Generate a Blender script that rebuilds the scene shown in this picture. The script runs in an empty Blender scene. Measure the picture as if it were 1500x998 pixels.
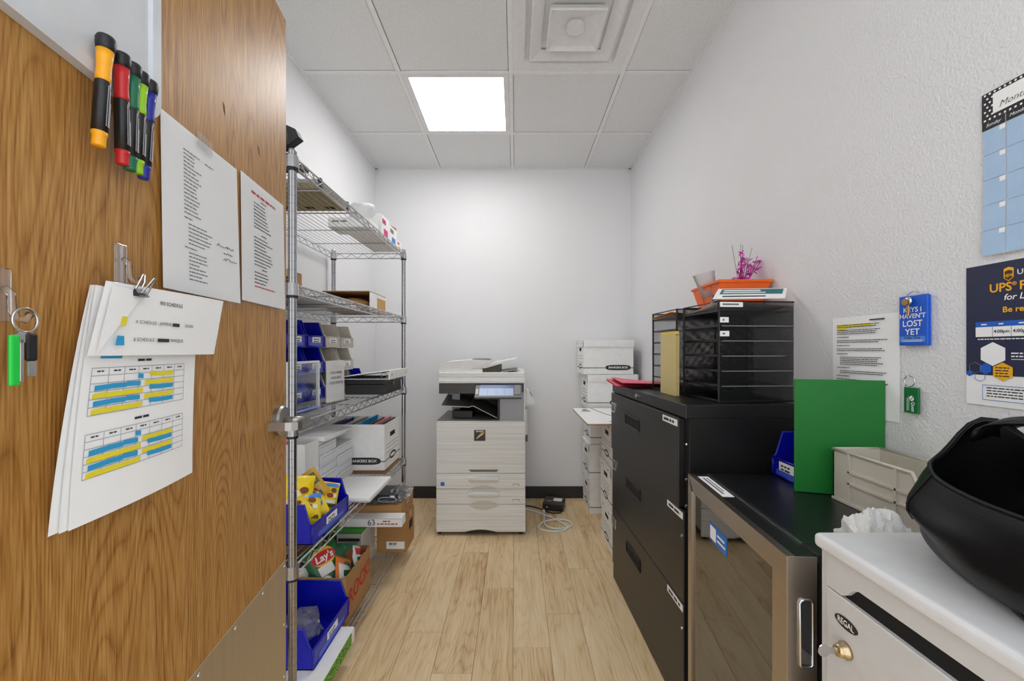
import bpy, bmesh, math, random
from mathutils import Vector, Matrix, Euler, noise

SC = bpy.context.scene
COL = SC.collection
R = math.radians

# ---------------------------------------------------------------- camera
FPX = 590.0                      # focal length in pixels of the 1500 wide frame
cam = bpy.data.cameras.new('camera'); cam_o = bpy.data.objects.new('camera', cam)
COL.objects.link(cam_o); SC.camera = cam_o
cam.sensor_width = 36.0; cam.sensor_fit = 'HORIZONTAL'
cam.lens = 36.0 * FPX / 1500.0
cam.shift_x = -5.0 / 1500.0; cam.shift_y = 14.0 / 1500.0
cam.clip_start = 0.02
cam_o.location = (0, 0, 1.235); cam_o.rotation_euler = (R(90), 0, 0)

# ---------------------------------------------------------------- world, exposure
world = bpy.data.worlds.new('world'); SC.world = world; world.use_nodes = True
bg = world.node_tree.nodes['Background']
bg.inputs[0].default_value = (0.94, 0.975, 1.0, 1); bg.inputs[1].default_value = 1.42   # bright hallway behind the open door
PANEL_STRENGTH = 11.0
SC.view_settings.view_transform = 'Standard'; SC.view_settings.look = 'None'
SC.view_settings.exposure = 0.38; SC.view_settings.gamma = 1.0
SC.view_settings.use_curve_mapping = False

# ---------------------------------------------------------------- materials
def lin(c):
    return tuple((v/255/12.92) if v <= 10.3 else ((v/255+0.055)/1.055)**2.4 for v in c)
MATS = {}
def nodes_of(name):
    m = bpy.data.materials.new(name); m.use_nodes = True
    nt = m.node_tree
    return m, nt, nt.nodes['Principled BSDF']
def mat(name, col, rough=0.5, metal=0.0, bump=None, var=None, stretch=None, coat=0.0, spec=0.5, emit=0.0):
    """plain procedural material: col sRGB; bump=(scale,strength); var=(scale,amount); stretch=(sx,sy,sz) of the noise"""
    if name in MATS: return MATS[name]
    m, nt, b = nodes_of(name); N = nt.nodes.new; L = nt.links.new
    c = lin(col)
    b.inputs['Base Color'].default_value = (*c, 1)
    b.inputs['Roughness'].default_value = rough
    b.inputs['Metallic'].default_value = metal
    b.inputs['Specular IOR Level'].default_value = spec
    b.inputs['Coat Weight'].default_value = coat
    if emit:
        b.inputs['Emission Color'].default_value = (*c, 1); b.inputs['Emission Strength'].default_value = emit
    tc = N('ShaderNodeTexCoord'); mp = N('ShaderNodeMapping'); L(tc.outputs['Object'], mp.inputs[0])
    if stretch: mp.inputs['Scale'].default_value = stretch
    v = var or (30.0, 0.04)
    n = N('ShaderNodeTexNoise'); n.inputs['Scale'].default_value = v[0]; n.inputs['Detail'].default_value = 4
    L(mp.outputs[0], n.inputs['Vector'])
    mr = N('ShaderNodeMapRange'); mr.inputs['From Min'].default_value = .25; mr.inputs['From Max'].default_value = .75
    mr.inputs['To Min'].default_value = 1 - v[1]; mr.inputs['To Max'].default_value = 1 + v[1]
    L(n.outputs[0], mr.inputs[0])
    mx = N('ShaderNodeMix'); mx.data_type = 'RGBA'; mx.blend_type = 'MULTIPLY'; mx.inputs['Factor'].default_value = 1
    mx.inputs['A'].default_value = (*c, 1); L(mr.outputs[0], mx.inputs['B']); L(mx.outputs['Result'], b.inputs['Base Color'])
    if bump:
        n2 = N('ShaderNodeTexNoise'); n2.inputs['Scale'].default_value = bump[0]; n2.inputs['Detail'].default_value = 3
        L(mp.outputs[0], n2.inputs['Vector'])
        bp = N('ShaderNodeBump'); bp.inputs['Strength'].default_value = bump[1]; bp.inputs['Distance'].default_value = 0.004
        L(n2.outputs[0], bp.inputs['Height']); L(bp.outputs[0], b.inputs['Normal'])
    MATS[name] = m
    return m
def ramp(nt, stops):
    r = nt.nodes.new('ShaderNodeValToRGB')
    while len(r.color_ramp.elements) < len(stops): r.color_ramp.elements.new(0.5)
    for e, (p, c) in zip(r.color_ramp.elements, stops): e.position = p; e.color = (*lin(c), 1)
    return r
def wood_door():
    m, nt, b = nodes_of('oak_veneer'); N = nt.nodes.new; L = nt.links.new
    tc = N('ShaderNodeTexCoord')
    def noise_at(scale, sc, det=3, dist=0.0):
        mp = N('ShaderNodeMapping'); mp.inputs['Scale'].default_value = sc; L(tc.outputs['Object'], mp.inputs[0])
        n = N('ShaderNodeTexNoise'); n.inputs['Scale'].default_value = scale; n.inputs['Detail'].default_value = det
        n.inputs['Distortion'].default_value = dist; L(mp.outputs[0], n.inputs['Vector']); return n.outputs[0]
    sx = N('ShaderNodeSeparateXYZ'); L(tc.outputs['Object'], sx.inputs[0])
    warp = noise_at(1.0, (5.5, 1, .75), 1.5)
    def math_(op, a, bb):
        q = N('ShaderNodeMath'); q.operation = op
        for i, v in enumerate((a, bb)):
            if isinstance(v, (int, float)): q.inputs[i].default_value = v
            elif v is not None: L(v, q.inputs[i])
        return q.outputs[0]
    v = math_('ADD', math_('MULTIPLY', sx.outputs[0], 150.0), math_('MULTIPLY', warp, 170.0))
    rings = math_('ABSOLUTE', math_('SINE', v, None), None)          # cathedral lines
    rings = math_('POWER', rings, 0.55)
    fine = noise_at(1.0, (380, 1, 16), 4)
    mid = noise_at(1.0, (70, 1, 2.2), 4)
    tot = math_('ADD', math_('MULTIPLY', rings, .19), math_('ADD', math_('MULTIPLY', fine, .74), math_('MULTIPLY', mid, .40)))
    r = ramp(nt, [(.34, (74, 45, 14)), (.52, (136, 90, 38)), (.68, (168, 118, 57)), (.92, (198, 152, 88))])
    L(tot, r.inputs[0]); L(r.outputs[0], b.inputs['Base Color'])
    b.inputs['Roughness'].default_value = .42; b.inputs['Specular IOR Level'].default_value = .35
    bp = N('ShaderNodeBump'); bp.inputs['Strength'].default_value = .08; bp.inputs['Distance'].default_value = .001
    L(fine, bp.inputs['Height']); L(bp.outputs[0], b.inputs['Normal'])
    return m
def plank_mat():
    m, nt, b = nodes_of('oak_plank'); N = nt.nodes.new; L = nt.links.new
    tc = N('ShaderNodeTexCoord'); oi = N('ShaderNodeObjectInfo')
    add = N('ShaderNodeVectorMath'); add.operation = 'ADD'
    mul = N('ShaderNodeMath'); mul.operation = 'MULTIPLY'; mul.inputs[1].default_value = 60
    L(oi.outputs['Random'], mul.inputs[0])
    cb = N('ShaderNodeCombineXYZ'); L(mul.outputs[0], cb.inputs[0]); L(mul.outputs[0], cb.inputs[1]); L(mul.outputs[0], cb.inputs[2])
    L(tc.outputs['Object'], add.inputs[0]); L(cb.outputs[0], add.inputs[1])
    def nz(sc, det, dist=0):
        mp = N('ShaderNodeMapping'); mp.inputs['Scale'].default_value = sc; L(add.outputs[0], mp.inputs[0])
        n = N('ShaderNodeTexNoise'); n.inputs['Scale'].default_value = 1; n.inputs['Detail'].default_value = det
        n.inputs['Distortion'].default_value = dist; L(mp.outputs[0], n.inputs['Vector']); return n.outputs[0]
    def mth(op, a, bb):
        q = N('ShaderNodeMath'); q.operation = op
        for i, v in enumerate((a, bb)):
            if isinstance(v, (int, float)): q.inputs[i].default_value = v
            elif v is not None: L(v, q.inputs[i])
        return q.outputs[0]
    sx = N('ShaderNodeSeparateXYZ'); L(add.outputs[0], sx.inputs[0])
    warp = nz((9, 1.3, 1), 2)
    ring = mth('POWER', mth('ABSOLUTE', mth('SINE', mth('ADD', mth('MULTIPLY', sx.outputs[0], 55), mth('MULTIPLY', warp, 42)), None), None), .6)
    fine = nz((260, 6, 1), 4); mid = nz((26, 2.2, 1), 4, .3); blot = nz((6, 3, 1), 2)
    t = mth('ADD', mth('MULTIPLY', ring, .11), mth('ADD', mth('MULTIPLY', fine, .42), mth('ADD', mth('MULTIPLY', mid, .36), mth('MULTIPLY', blot, .28))))
    t = mth('ADD', t, mth('MULTIPLY', mth('SUBTRACT', oi.outputs['Random'], .5), .10))
    r = ramp(nt, [(.32, (142, 105, 64)), (.45, (200, 164, 116)), (.57, (228, 198, 152)), (.78, (243, 220, 181))])
    L(t, r.inputs[0]); L(r.outputs[0], b.inputs['Base Color'])
    b.inputs['Roughness'].default_value = .48
    bp = N('ShaderNodeBump'); bp.inputs['Strength'].default_value = .06; bp.inputs['Distance'].default_value = .001
    L(fine, bp.inputs['Height']); L(bp.outputs[0], b.inputs['Normal'])
    return m
def clear_mat(name, tint=(255, 255, 255), gloss=.12, rough=.08, haze=0.0, ior=1.45):
    """thin clear plastic: see-through with a fresnel sheen and an optional milky haze"""
    m, nt, b = nodes_of(name); N = nt.nodes.new; L = nt.links.new
    out = [n for n in nt.nodes if n.type == 'OUTPUT_MATERIAL'][0]
    tr = N('ShaderNodeBsdfTransparent'); tr.inputs[0].default_value = (*lin(tint), 1)
    gl = N('ShaderNodeBsdfGlossy'); gl.inputs['Roughness'].default_value = rough
    df = N('ShaderNodeBsdfDiffuse'); df.inputs[0].default_value = (.85, .87, .9, 1)
    fr = N('ShaderNodeFresnel'); fr.inputs[0].default_value = ior
    ad = N('ShaderNodeMath'); ad.operation = 'ADD'; ad.inputs[1].default_value = gloss; ad.use_clamp = True
    L(fr.outputs[0], ad.inputs[0])
    m0 = N('ShaderNodeMixShader'); m0.inputs[0].default_value = haze; L(tr.outputs[0], m0.inputs[1]); L(df.outputs[0], m0.inputs[2])
    m1 = N('ShaderNodeMixShader'); L(ad.outputs[0], m1.inputs[0]); L(m0.outputs[0], m1.inputs[1]); L(gl.outputs[0], m1.inputs[2])
    L(m1.outputs[0], out.inputs[0]); nt.nodes.remove(b)
    return m
def mesh_mat(name, col, cell=.0036, hole=.66):
    """perforated metal: small see-through holes on a diagonal grid"""
    m, nt, b = nodes_of(name); N = nt.nodes.new; L = nt.links.new
    out = [n for n in nt.nodes if n.type == 'OUTPUT_MATERIAL'][0]
    b.inputs['Base Color'].default_value = (*lin(col), 1); b.inputs['Roughness'].default_value = .4; b.inputs['Metallic'].default_value = .3
    tc = N('ShaderNodeTexCoord'); mp = N('ShaderNodeMapping'); mp.inputs['Rotation'].default_value = (R(35.264), R(45), 0)
    L(tc.outputs['Object'], mp.inputs[0])
    ch = N('ShaderNodeTexVoronoi'); ch.inputs['Scale'].default_value = 1/cell; ch.inputs['Randomness'].default_value = 0.15
    L(mp.outputs[0], ch.inputs['Vector'])
    lt = N('ShaderNodeMath'); lt.operation = 'LESS_THAN'; lt.inputs[1].default_value = hole*.82
    L(ch.outputs['Distance'], lt.inputs[0])
    tr = N('ShaderNodeBsdfTransparent'); ms = N('ShaderNodeMixShader')
    L(lt.outputs[0], ms.inputs[0]); L(b.outputs[0], ms.inputs[1]); L(tr.outputs[0], ms.inputs[2]); L(ms.outputs[0], out.inputs[0])
    return m

M = {}
M['wall'] = mat('painted_wall', (232, 232, 234), .85, bump=(240, .10), var=(3, .012))
M['wall_rough'] = mat('orange_peel_wall', (230, 230, 232), .8, bump=(165, .62), var=(3, .012))
M['tile'] = mat('ceiling_tile', (228, 229, 229), .95, bump=(260, .6), var=(160, .10))
M['tbar'] = mat('grid_white', (232, 232, 232), .6)
M['gap_shadow'] = mat('plenum_shadow', (34, 34, 34), .9)  # near-black backing colour, painted in for the shadow lines beside the grid bars
M['base'] = mat('vinyl_baseboard', (42, 42, 44), .5)
M['white_metal'] = mat('white_enamel', (226, 226, 226), .45)
M['plank'] = plank_mat()
M['seam'] = mat('subfloor', (70, 52, 36), .9)
M['door'] = wood_door()
M['door_edge'] = mat('oak_edge', (196, 146, 92), .5, var=(60, .12), stretch=(3, 3, .3))
M['steel'] = mat('brushed_steel', (178, 176, 172), .33, 1, var=(40, .05), stretch=(1, 1, .05))
M['kick'] = mat('brushed_kick_plate', (206, 194, 172), .5, 1, var=(60, .05), stretch=(1, 1, .06))
M['chrome'] = mat('chrome', (205, 207, 210), .22, 1)
M['post'] = mat('chrome_post', (168, 170, 174), .24, 1)
M['wire'] = mat('chrome_wire', (190, 192, 194), .3, 1)
M['black'] = mat('black_plastic', (24, 24, 26), .42)
M['cab'] = mat('black_enamel', (30, 29, 29), .36, bump=(500, .06), var=(80, .06))
M['dark'] = mat('dark_void', (10, 10, 11), .8)
M['white'] = mat('white_card', (246, 246, 245), .7)
M['paper'] = mat('white_paper', (248, 248, 248), .75, var=(20, .015))
M['ink'] = mat('black_ink', (46, 46, 50), .7)
M['grey_ink'] = mat('grey_ink', (120, 120, 126), .7)
M['red_ink'] = mat('red_ink', (196, 40, 40), .7)
M['blue_bin'] = mat('blue_polypropylene', (5, 16, 168), .33, var=(8, .05))
M['grey_bin'] = mat('stone_polypropylene', (206, 199, 186), .45, var=(8, .04))
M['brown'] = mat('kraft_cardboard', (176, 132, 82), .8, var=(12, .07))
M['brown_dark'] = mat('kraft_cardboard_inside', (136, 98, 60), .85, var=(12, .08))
M['clear'] = clear_mat('clear_acrylic', gloss=.02, ior=1.10)
M['film'] = clear_mat('clear_film', gloss=.10, rough=.10, haze=.13, ior=1.25)
M['frost'] = clear_mat('frosted_plastic', gloss=.03, rough=.2, haze=.6, ior=1.2)
M['sleeve'] = clear_mat('sheet_protector', gloss=.012, rough=.2, haze=.04, ior=1.05)
M['hook'] = clear_mat('clear_hook', gloss=.03, rough=.06, haze=.06, ior=1.22)
M['yellow'] = mat('yellow_ink', (238, 222, 40), .6)
M['cyan'] = mat('cyan_ink', (40, 160, 214), .6)
M['orange'] = mat('orange_plastic', (240, 104, 24), .4)
M['green'] = mat('green_card', (18, 118, 42), .55)
M['copier'] = mat('copier_white', (234, 234, 232), .45)
M['copier_grain'] = mat('copier_ribbed_white', (236, 236, 234), .45, bump=(60, .30), var=(60, .24), stretch=(.03, .03, 5.5))
M['copier_dark'] = mat('copier_charcoal', (58, 57, 56), .45)
M['silver'] = mat('silver_plastic', (138, 138, 142), .35, .4)
M['cream'] = mat('cream_enamel', (206, 205, 204), .42)
M['cream_top'] = mat('grey_white_top', (222, 222, 224), .4)
M['leather'] = mat('black_leather', (9, 9, 11), .40, bump=(420, .10), var=(20, .1), spec=.25)

# ---------------------------------------------------------------- geometry helpers
class G:
    def __init__(s): s.bm = bmesh.new()
    def box(s, x0, x1, y0, y1, z0, z1, bev=0.0, seg=2):
        r = bmesh.ops.create_cube(s.bm, size=1)
        bmesh.ops.scale(s.bm, vec=(x1-x0, y1-y0, z1-z0), verts=r['verts'])
        bmesh.ops.translate(s.bm, vec=((x0+x1)/2, (y0+y1)/2, (z0+z1)/2), verts=r['verts'])
        if bev:
            es = list({e for v in r['verts'] for e in v.link_edges})
            bmesh.ops.bevel(s.bm, geom=es, offset=bev, segments=seg, affect='EDGES', profile=.5, clamp_overlap=True)
        return s
    def cyl(s, p0, p1, r0, r1=None, seg=14, caps=True):
        p0, p1 = Vector(p0), Vector(p1); d = p1-p0
        r = bmesh.ops.create_cone(s.bm, cap_ends=caps, segments=seg, radius1=r0, radius2=r0 if r1 is None else r1, depth=d.length)
        q = Vector((0, 0, 1)).rotation_difference(d.normalized())
        bmesh.ops.transform(s.bm, matrix=Matrix.Translation((p0+p1)/2) @ q.to_matrix().to_4x4(), verts=r['verts'])
        return s
    def tube(s, pts, r, seg=8, closed=False):
        pts = [Vector(p) for p in pts]; n = len(pts); rings = []; up = None
        for i, p in enumerate(pts):
            a = pts[(i-1) % n] if (closed or i > 0) else p
            b = pts[(i+1) % n] if (closed or i < n-1) else p
            t = (b-a).normalized()
            if up is None:
                up = t.orthogonal().normalized()
            up = (up - t*up.dot(t))
            up = up.normalized() if up.length > 1e-6 else t.orthogonal().normalized()
            w = t.cross(up)
            rr = r[i] if isinstance(r, (list, tuple)) else r
            rings.append([s.bm.verts.new(p + (up*math.cos(2*math.pi*k/seg) + w*math.sin(2*math.pi*k/seg))*rr) for k in range(seg)])
        for i in range(n if closed else n-1):
            A, B = rings[i], rings[(i+1) % n]
            for k in range(seg): s.bm.faces.new((A[k], A[(k+1) % seg], B[(k+1) % seg], B[k]))
        if not closed:
            s.bm.faces.new(rings[0][::-1]); s.bm.faces.new(rings[-1])
        return s
    def poly(s, pts):
        s.bm.faces.new([s.bm.verts.new(Vector(p)) for p in pts]); return s
    def prism(s, pts, d):
        """closed polygon pts (3-D) extruded by vector d"""
        d = Vector(d); a = [s.bm.verts.new(Vector(p)) for p in pts]; b = [s.bm.verts.new(Vector(p)+d) for p in pts]; n = len(pts)
        s.bm.faces.new(a[::-1]); s.bm.faces.new(b)
        for i in range(n): s.bm.faces.new((a[i], a[(i+1) % n], b[(i+1) % n], b[i]))
        return s
    def grid(s, nu, nv, f, closed_u=False):
        vs = [[s.bm.verts.new(Vector(f(i/nu, j/nv))) for j in range(nv+1)] for i in range(nu if closed_u else nu+1)]
        m = len(vs)
        for i in range(m if closed_u else m-1):
            for j in range(nv):
                s.bm.faces.new((vs[i][j], vs[(i+1) % m][j], vs[(i+1) % m][j+1], vs[i][j+1]))
        return s
    def lathe(s, prof, o=(0, 0, 0), axis='Z', seg=20):
        o = Vector(o); rings = []
        for r, h in prof:
            ring = []
            for k in range(seg):
                a = 2*math.pi*k/seg; c, t = r*math.cos(a), r*math.sin(a)
                v = {'Z': (c, t, h), 'Y': (c, h, t), 'X': (h, c, t)}[axis]
                ring.append(s.bm.verts.new(o+Vector(v)))
            rings.append(ring)
        for A, B in zip(rings, rings[1:]):
            for k in range(seg): s.bm.faces.new((A[k], A[(k+1) % seg], B[(k+1) % seg], B[k]))
        s.bm.faces.new(rings[0][::-1]); s.bm.faces.new(rings[-1])
        return s
    def blob(s, c, rad, sub=3, amp=.25, freq=3.0, seed=0, zmin=-9):
        r = bmesh.ops.create_icosphere(s.bm, subdivisions=sub, radius=1)
        for v in r['verts']:
            d = v.co.normalized()
            k = 1 + amp*noise.noise(d*freq + Vector((seed*7.1, seed*3.3, seed))) + amp*.5*noise.noise(d*freq*2.7 + Vector((seed, 5, 2)))
            v.co = Vector(c) + Vector((d.x*rad[0], d.y*rad[1], d.z*rad[2]))*k
            v.co.z = max(v.co.z, zmin)
        return s
    def hexa(s, x, z, r, y):
        return s.poly([(x+r*math.sin(R(60*k)), y, z+r*math.cos(R(60*k))) for k in range(6)])
    def rect(s, x0, x1, z0, z1, y):
        """flat print facing -y"""
        return s.poly([(x0, y, z0), (x1, y, z0), (x1, y, z1), (x0, y, z1)])
    def xf(s, m): bmesh.ops.transform(s.bm, matrix=m, verts=s.bm.verts[:]); return s

WMAT = {}         # world matrix of every object by name; parts of world-built things are brought back into their root's frame
WORLDBUILT = set()
def props(o, label=None, cat=None, group=None, kind=None):
    if label: o['label'] = label
    if cat: o['category'] = cat
    if group: o['group'] = group
    if kind: o['kind'] = kind
    return o
def T(name, label, cat, loc=(0, 0, 0), rz=0.0, group=None, world=False, kind=None, rot=None):
    o = bpy.data.objects.new(name, None); COL.objects.link(o)
    o.empty_display_size = .05
    o.location = loc; o.rotation_euler = rot or (0, 0, rz)
    WMAT[o.name] = Matrix.LocRotScale(Vector(loc), Euler(rot or (0, 0, rz)), None)
    if world: WORLDBUILT.add(o.name)
    return props(o, label, cat, group, kind)
def P(name, g, m, parent=None, smooth=False, label=None, kind=None, mods=None, fix=True):
    if fix: bmesh.ops.recalc_face_normals(g.bm, faces=g.bm.faces[:])
    if parent is not None and parent.name in WORLDBUILT:
        g.xf(WMAT[parent.name].inverted())
    me = bpy.data.meshes.new(name); g.bm.to_mesh(me); g.bm.free()
    me.materials.append(M[m] if isinstance(m, str) else m)
    if smooth: me.polygons.foreach_set('use_smooth', [True]*len(me.polygons))
    o = bpy.data.objects.new(name, me); COL.objects.link(o)
    if parent is not None:
        o.parent = parent
        WMAT[o.name] = WMAT[parent.name]
        if parent.name in WORLDBUILT: WORLDBUILT.add(o.name)
    else:
        WMAT[o.name] = Matrix.Identity(4)
    return props(o, label, None, None, kind)
def S(name, label, cat, g, m, group=None, smooth=False, kind=None, origin=None):
    """a thing (or piece of the setting) that is one mesh; geometry in world coordinates"""
    if origin is not None: g.xf(Matrix.Translation(-Vector(origin)))
    o = P(name, g, m, None, smooth)
    if origin is not None: o.location = origin; WMAT[o.name] = Matrix.Translation(Vector(origin)); WORLDBUILT.add(o.name)
    return props(o, label, cat, group, kind)
FRONT = Matrix.Rotation(R(90), 4, 'X')                       # text in XZ, facing -y
AISLE = Matrix.Rotation(R(90), 4, 'Z') @ FRONT               # facing +x
LEFTW = Matrix.Rotation(R(-90), 4, 'Z') @ FRONT              # facing -x
def text(s, size, parent, at, m='ink', face=None, align='CENTER', fat=0.0, name='lettering', roll=0.0, wide=1.0, shear=0.0, warp=None):
    cu = bpy.data.curves.new('t', 'FONT'); cu.body = s; cu.size = size; cu.align_x = align; cu.align_y = 'CENTER'
    cu.offset = fat*size; cu.shear = shear; cu.resolution_u = 3; cu.space_line = .95
    ob = bpy.data.objects.new('t', cu); COL.objects.link(ob)
    bpy.context.view_layer.update()
    me = bpy.data.meshes.new_from_object(ob.evaluated_get(bpy.context.evaluated_depsgraph_get()))
    bpy.data.objects.remove(ob); bpy.data.curves.remove(cu)
    g = G(); g.bm.from_mesh(me); bpy.data.meshes.remove(me)
    g.xf(Matrix.Translation(Vector(at)) @ (face or FRONT) @ Matrix.Rotation(roll, 4, 'Z') @ Matrix.Diagonal((wide, 1, 1, 1)))
    if warp:
        for v in g.bm.verts: v.co = warp(v.co)
    return P(name, g, m, parent, fix=False)
def fine_print(g, x0, x1, ztop, step, n, h, seed=1, ragged=.3, y=-.0008, indent=0.0, fn=None):
    """rows of word-like dashes"""
    rnd = random.Random(seed)
    for i in range(n):
        z = ztop - i*step; x = x0 + indent
        end = x1 - (x1-x0)*ragged*rnd.random()
        while x < end:
            w = min(rnd.uniform(1.5, 5)*h, end-x)
            if fn: g.poly([fn(x, z-h), fn(x+w, z-h), fn(x+w, z), fn(x, z)])
            else: g.rect(x, x+w, z-h, z, y)
            x += w + h*.7
    return g
# ================================================================ THE SETTING
XL, XR, YB, ZC = -1.167, .962, 3.36, 2.745
YF = -.10
def struct(name, g, m, parent=None):
    o = P(name, g, m, parent)
    if parent is None: o['kind'] = 'structure'
    return o
struct('wall_back', G().box(XL-.1, XR+.1, YB, YB+.1, 0, ZC+.1), 'wall')
struct('wall_left', G().box(XL-.1, XL, YF, YB, 0, ZC+.1), 'wall')
struct('wall_right', G().box(XR, XR+.1, YF, YB, 0, ZC+.1), 'wall_rough')
struct('baseboard_back', G().box(XL, XR, YB-.008, YB, 0, .1, .003), 'base')
struct('baseboard_left', G().box(XL, XL+.008, .2, YB-.008, 0, .1, .003), 'base')
struct('baseboard_right', G().box(XR-.008, XR, .2, YB-.008, 0, .1, .003), 'base')
# floor: one plank per object, staggered, 155 mm wide and 920 mm long
floor = struct('floor', G().box(XL-.1, XR+.1, -1.2, YB+.1, -.06, -.008), 'seam')
ENDS = {-1: 2.088, -2: 1.538, -3: 1.763, -4: 2.05, 0: 1.671, 1: 1.885, 2: 2.277, 3: 1.45, -5: 1.62, 4: 2.02, 5: 1.75, -6: 2.2, -7: 1.5, -8: 1.95}
rnd = random.Random(4)
PW, PL = .155, .92
for k in range(-8, 7):
    x0, x1 = -.01 + k*PW, -.01 + (k+1)*PW
    x0, x1 = max(x0, XL), min(x1, XR)
    if x1 - x0 < .01: continue
    e = ENDS.get(k, 1.8) - 4*PL
    while e < YB:
        y0, y1 = max(e, -1.2), min(e+PL, YB)
        if y1 - y0 > .02:
            a = .0006
            g = G().box(x0+a - (x0+x1)/2, x1-a - (x0+x1)/2, -(y1-y0)/2+a, (y1-y0)/2-a, -.008, 0, .0007, 1)
            o = P('plank', g, 'plank', floor); o.location = ((x0+x1)/2, (y0+y1)/2, 0)
        e += PL
# ceiling: grid bars and lay-in tiles
ceiling = struct('ceiling', G().box(XL-.1, XR+.1, YF, YB+.1, ZC+.03, ZC+.06), 'gap_shadow')
BX = [-.635, -.025, .585]; BY = [.364, .974, 1.584, 2.194, 2.81]
cx = [XL] + BX + [XR]; cy = [YF] + BY + [YB]
for i in range(4):
    for j in range(6):
        if (i, j) in ((1, 4), (2, 3)): continue          # the light and the air diffuser lie here
        a = .0140
        P('ceiling_tile', G().box(cx[i]+a, cx[i+1]-a, cy[j]+a, cy[j+1]-a, ZC+.004, ZC+.018, .002, 1), 'tile', ceiling)
for x in BX: P('grid_bar', G().box(x-.012, x+.012, YF, YB, ZC-.001, ZC+.006, .001, 1), 'tbar', ceiling)
for y in BY:
    for i in range(4): P('grid_bar', G().box(cx[i]+.012, cx[i+1]-.012, y-.012, y+.012, ZC-.001, ZC+.006, .001, 1), 'tbar', ceiling)
for a in ((XL, XL+.02, YF, YB), (XR-.02, XR, YF, YB), (XL, XR, YB-.02, YB)):
    P('wall_angle', G().box(*a, ZC-.0015, ZC+.004), 'tbar', ceiling)
# recessed flat light panel
lp = T('ceiling_light', 'square flat white light panel glowing in the ceiling grid', 'light', (-.33, 2.502, ZC), world=True)
g = G()
for a in ((-.622, -.592, 2.207, 2.797), (-.068, -.038, 2.207, 2.797), (-.592, -.068, 2.207, 2.232), (-.592, -.068, 2.772, 2.797)): g.box(*a, ZC-.001, ZC+.012)
P('frame', g, 'white_metal', lp)
m, nt, b = nodes_of('light_diffuser')
em = nt.nodes.new('ShaderNodeEmission'); em.inputs[0].default_value = (1, .99, .97, 1); em.inputs[1].default_value = PANEL_STRENGTH
nt.links.new(em.outputs[0], [n for n in nt.nodes if n.type == 'OUTPUT_MATERIAL'][0].inputs[0]); nt.nodes.remove(b)
P('diffuser', G().box(-.592, -.068, 2.232, 2.772, ZC+.004, ZC+.008), m, lp)
# stepped square air diffuser
ad = T('air_diffuser', 'white stepped square air diffuser set in the ceiling beside the light', 'air vent', (.28, 1.889, ZC), world=True)
def frustum(g, h0, z0, h1, z1, cxx=.28, cyy=1.889):
    a = [(cxx+sx*h0, cyy+sy*h0, z0) for sx, sy in ((-1, -1), (1, -1), (1, 1), (-1, 1))]
    c = [(cxx+sx*h1, cyy+sy*h1, z1) for sx, sy in ((-1, -1), (1, -1), (1, 1), (-1, 1))]
    A = [g.bm.verts.new(v) for v in a]; C = [g.bm.verts.new(v) for v in c]
    for k in range(4): g.bm.faces.new((A[k], A[(k+1) % 4], C[(k+1) % 4], C[k]))
    return A, C
g = G(); frustum(g, .293, ZC, .235, ZC+.002); frustum(g, .235, ZC+.002, .225, ZC+.016); A9, C9 = frustum(g, .225, ZC+.016, .10, ZC+.020); g.bm.faces.new(C9[::-1]); frustum(g, .293, ZC, .293, ZC+.01)
P('frame', g, 'white_metal', ad)
g = G(); frustum(g, .208, ZC-.006, .20, ZC-.010); frustum(g, .20, ZC-.010, .150, ZC+.012); frustum(g, .208, ZC-.006, .200, ZC+.014)
P('outer_cone', g, 'white_metal', ad)
g = G(); A, C = frustum(g, .128, ZC-.014, .122, ZC-.018)
_, C2 = frustum(g, .122, ZC-.018, .105, ZC-.004); A3, C3 = frustum(g, .105, ZC-.004, .045, ZC+.012); g.bm.faces.new(C3[::-1])
frustum(g, .128, ZC-.014, .115, ZC+.014)
P('inner_cone', g, 'white_metal', ad)
P('centre_disc', G().cyl((.28, 1.889, ZC+.010), (.28, 1.889, ZC-.006), .043, .040, 28), 'white_metal', ad)

# ================================================================ THE OPEN DOOR (hinge near the camera, swung into the room)
DOOR_RZ = math.atan2(.98857, -.15076)
HINGE = Vector((-.487, .196, 0)); DD = Vector((-.15076, .98857, 0)); DN = Vector((.98857, .15076, 0))
def on_door(s, o, z): return HINGE + DD*s + DN*o + Vector((0, 0, z))
door = P('door_1', G().box(0, .912, 0, .044, .012, 2.132, .0015, 1), 'door'); door['kind'] = 'structure'
door.location = HINGE; door.rotation_euler = (0, 0, DOOR_RZ)
kp = P('kick_plate', G().box(.03, .905, -.0015, 0, .02, .668, .0006, 1), 'kick', door)
for k in range(8):
    P('screw', G().lathe([(.0001, -.0035), (.003, -.003), (.004, -.0015)], (.04+.855*k/7, 0, .655), 'Y', 10), 'chrome', kp)
for z in (.08, .22, .36, .50):
    P('screw', G().lathe([(.0001, -.0035), (.003, -.003), (.004, -.0015)], (.893, 0, z), 'Y', 10), 'chrome', kp)
hd = P('lever_handle', G().tube([(.86, -.012, 1.052), (.86, -.06, 1.052)], .0095, 14), 'steel', door, smooth=True, label='brushed steel lever handle')
P('rose', G().lathe([(.039, 0), (.039, -.011), (.035, -.016), (.0001, -.017)], (.86, 0, 1.052), 'Y', 32), 'steel', hd)
g = G()
path = [(.868, -.058), (.868, -.069), (.862, -.074), (.85, -.076), (.80, -.076), (.786, -.072), (.779, -.062), (.777, -.05), (.777, -.012)]
vs = []
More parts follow.
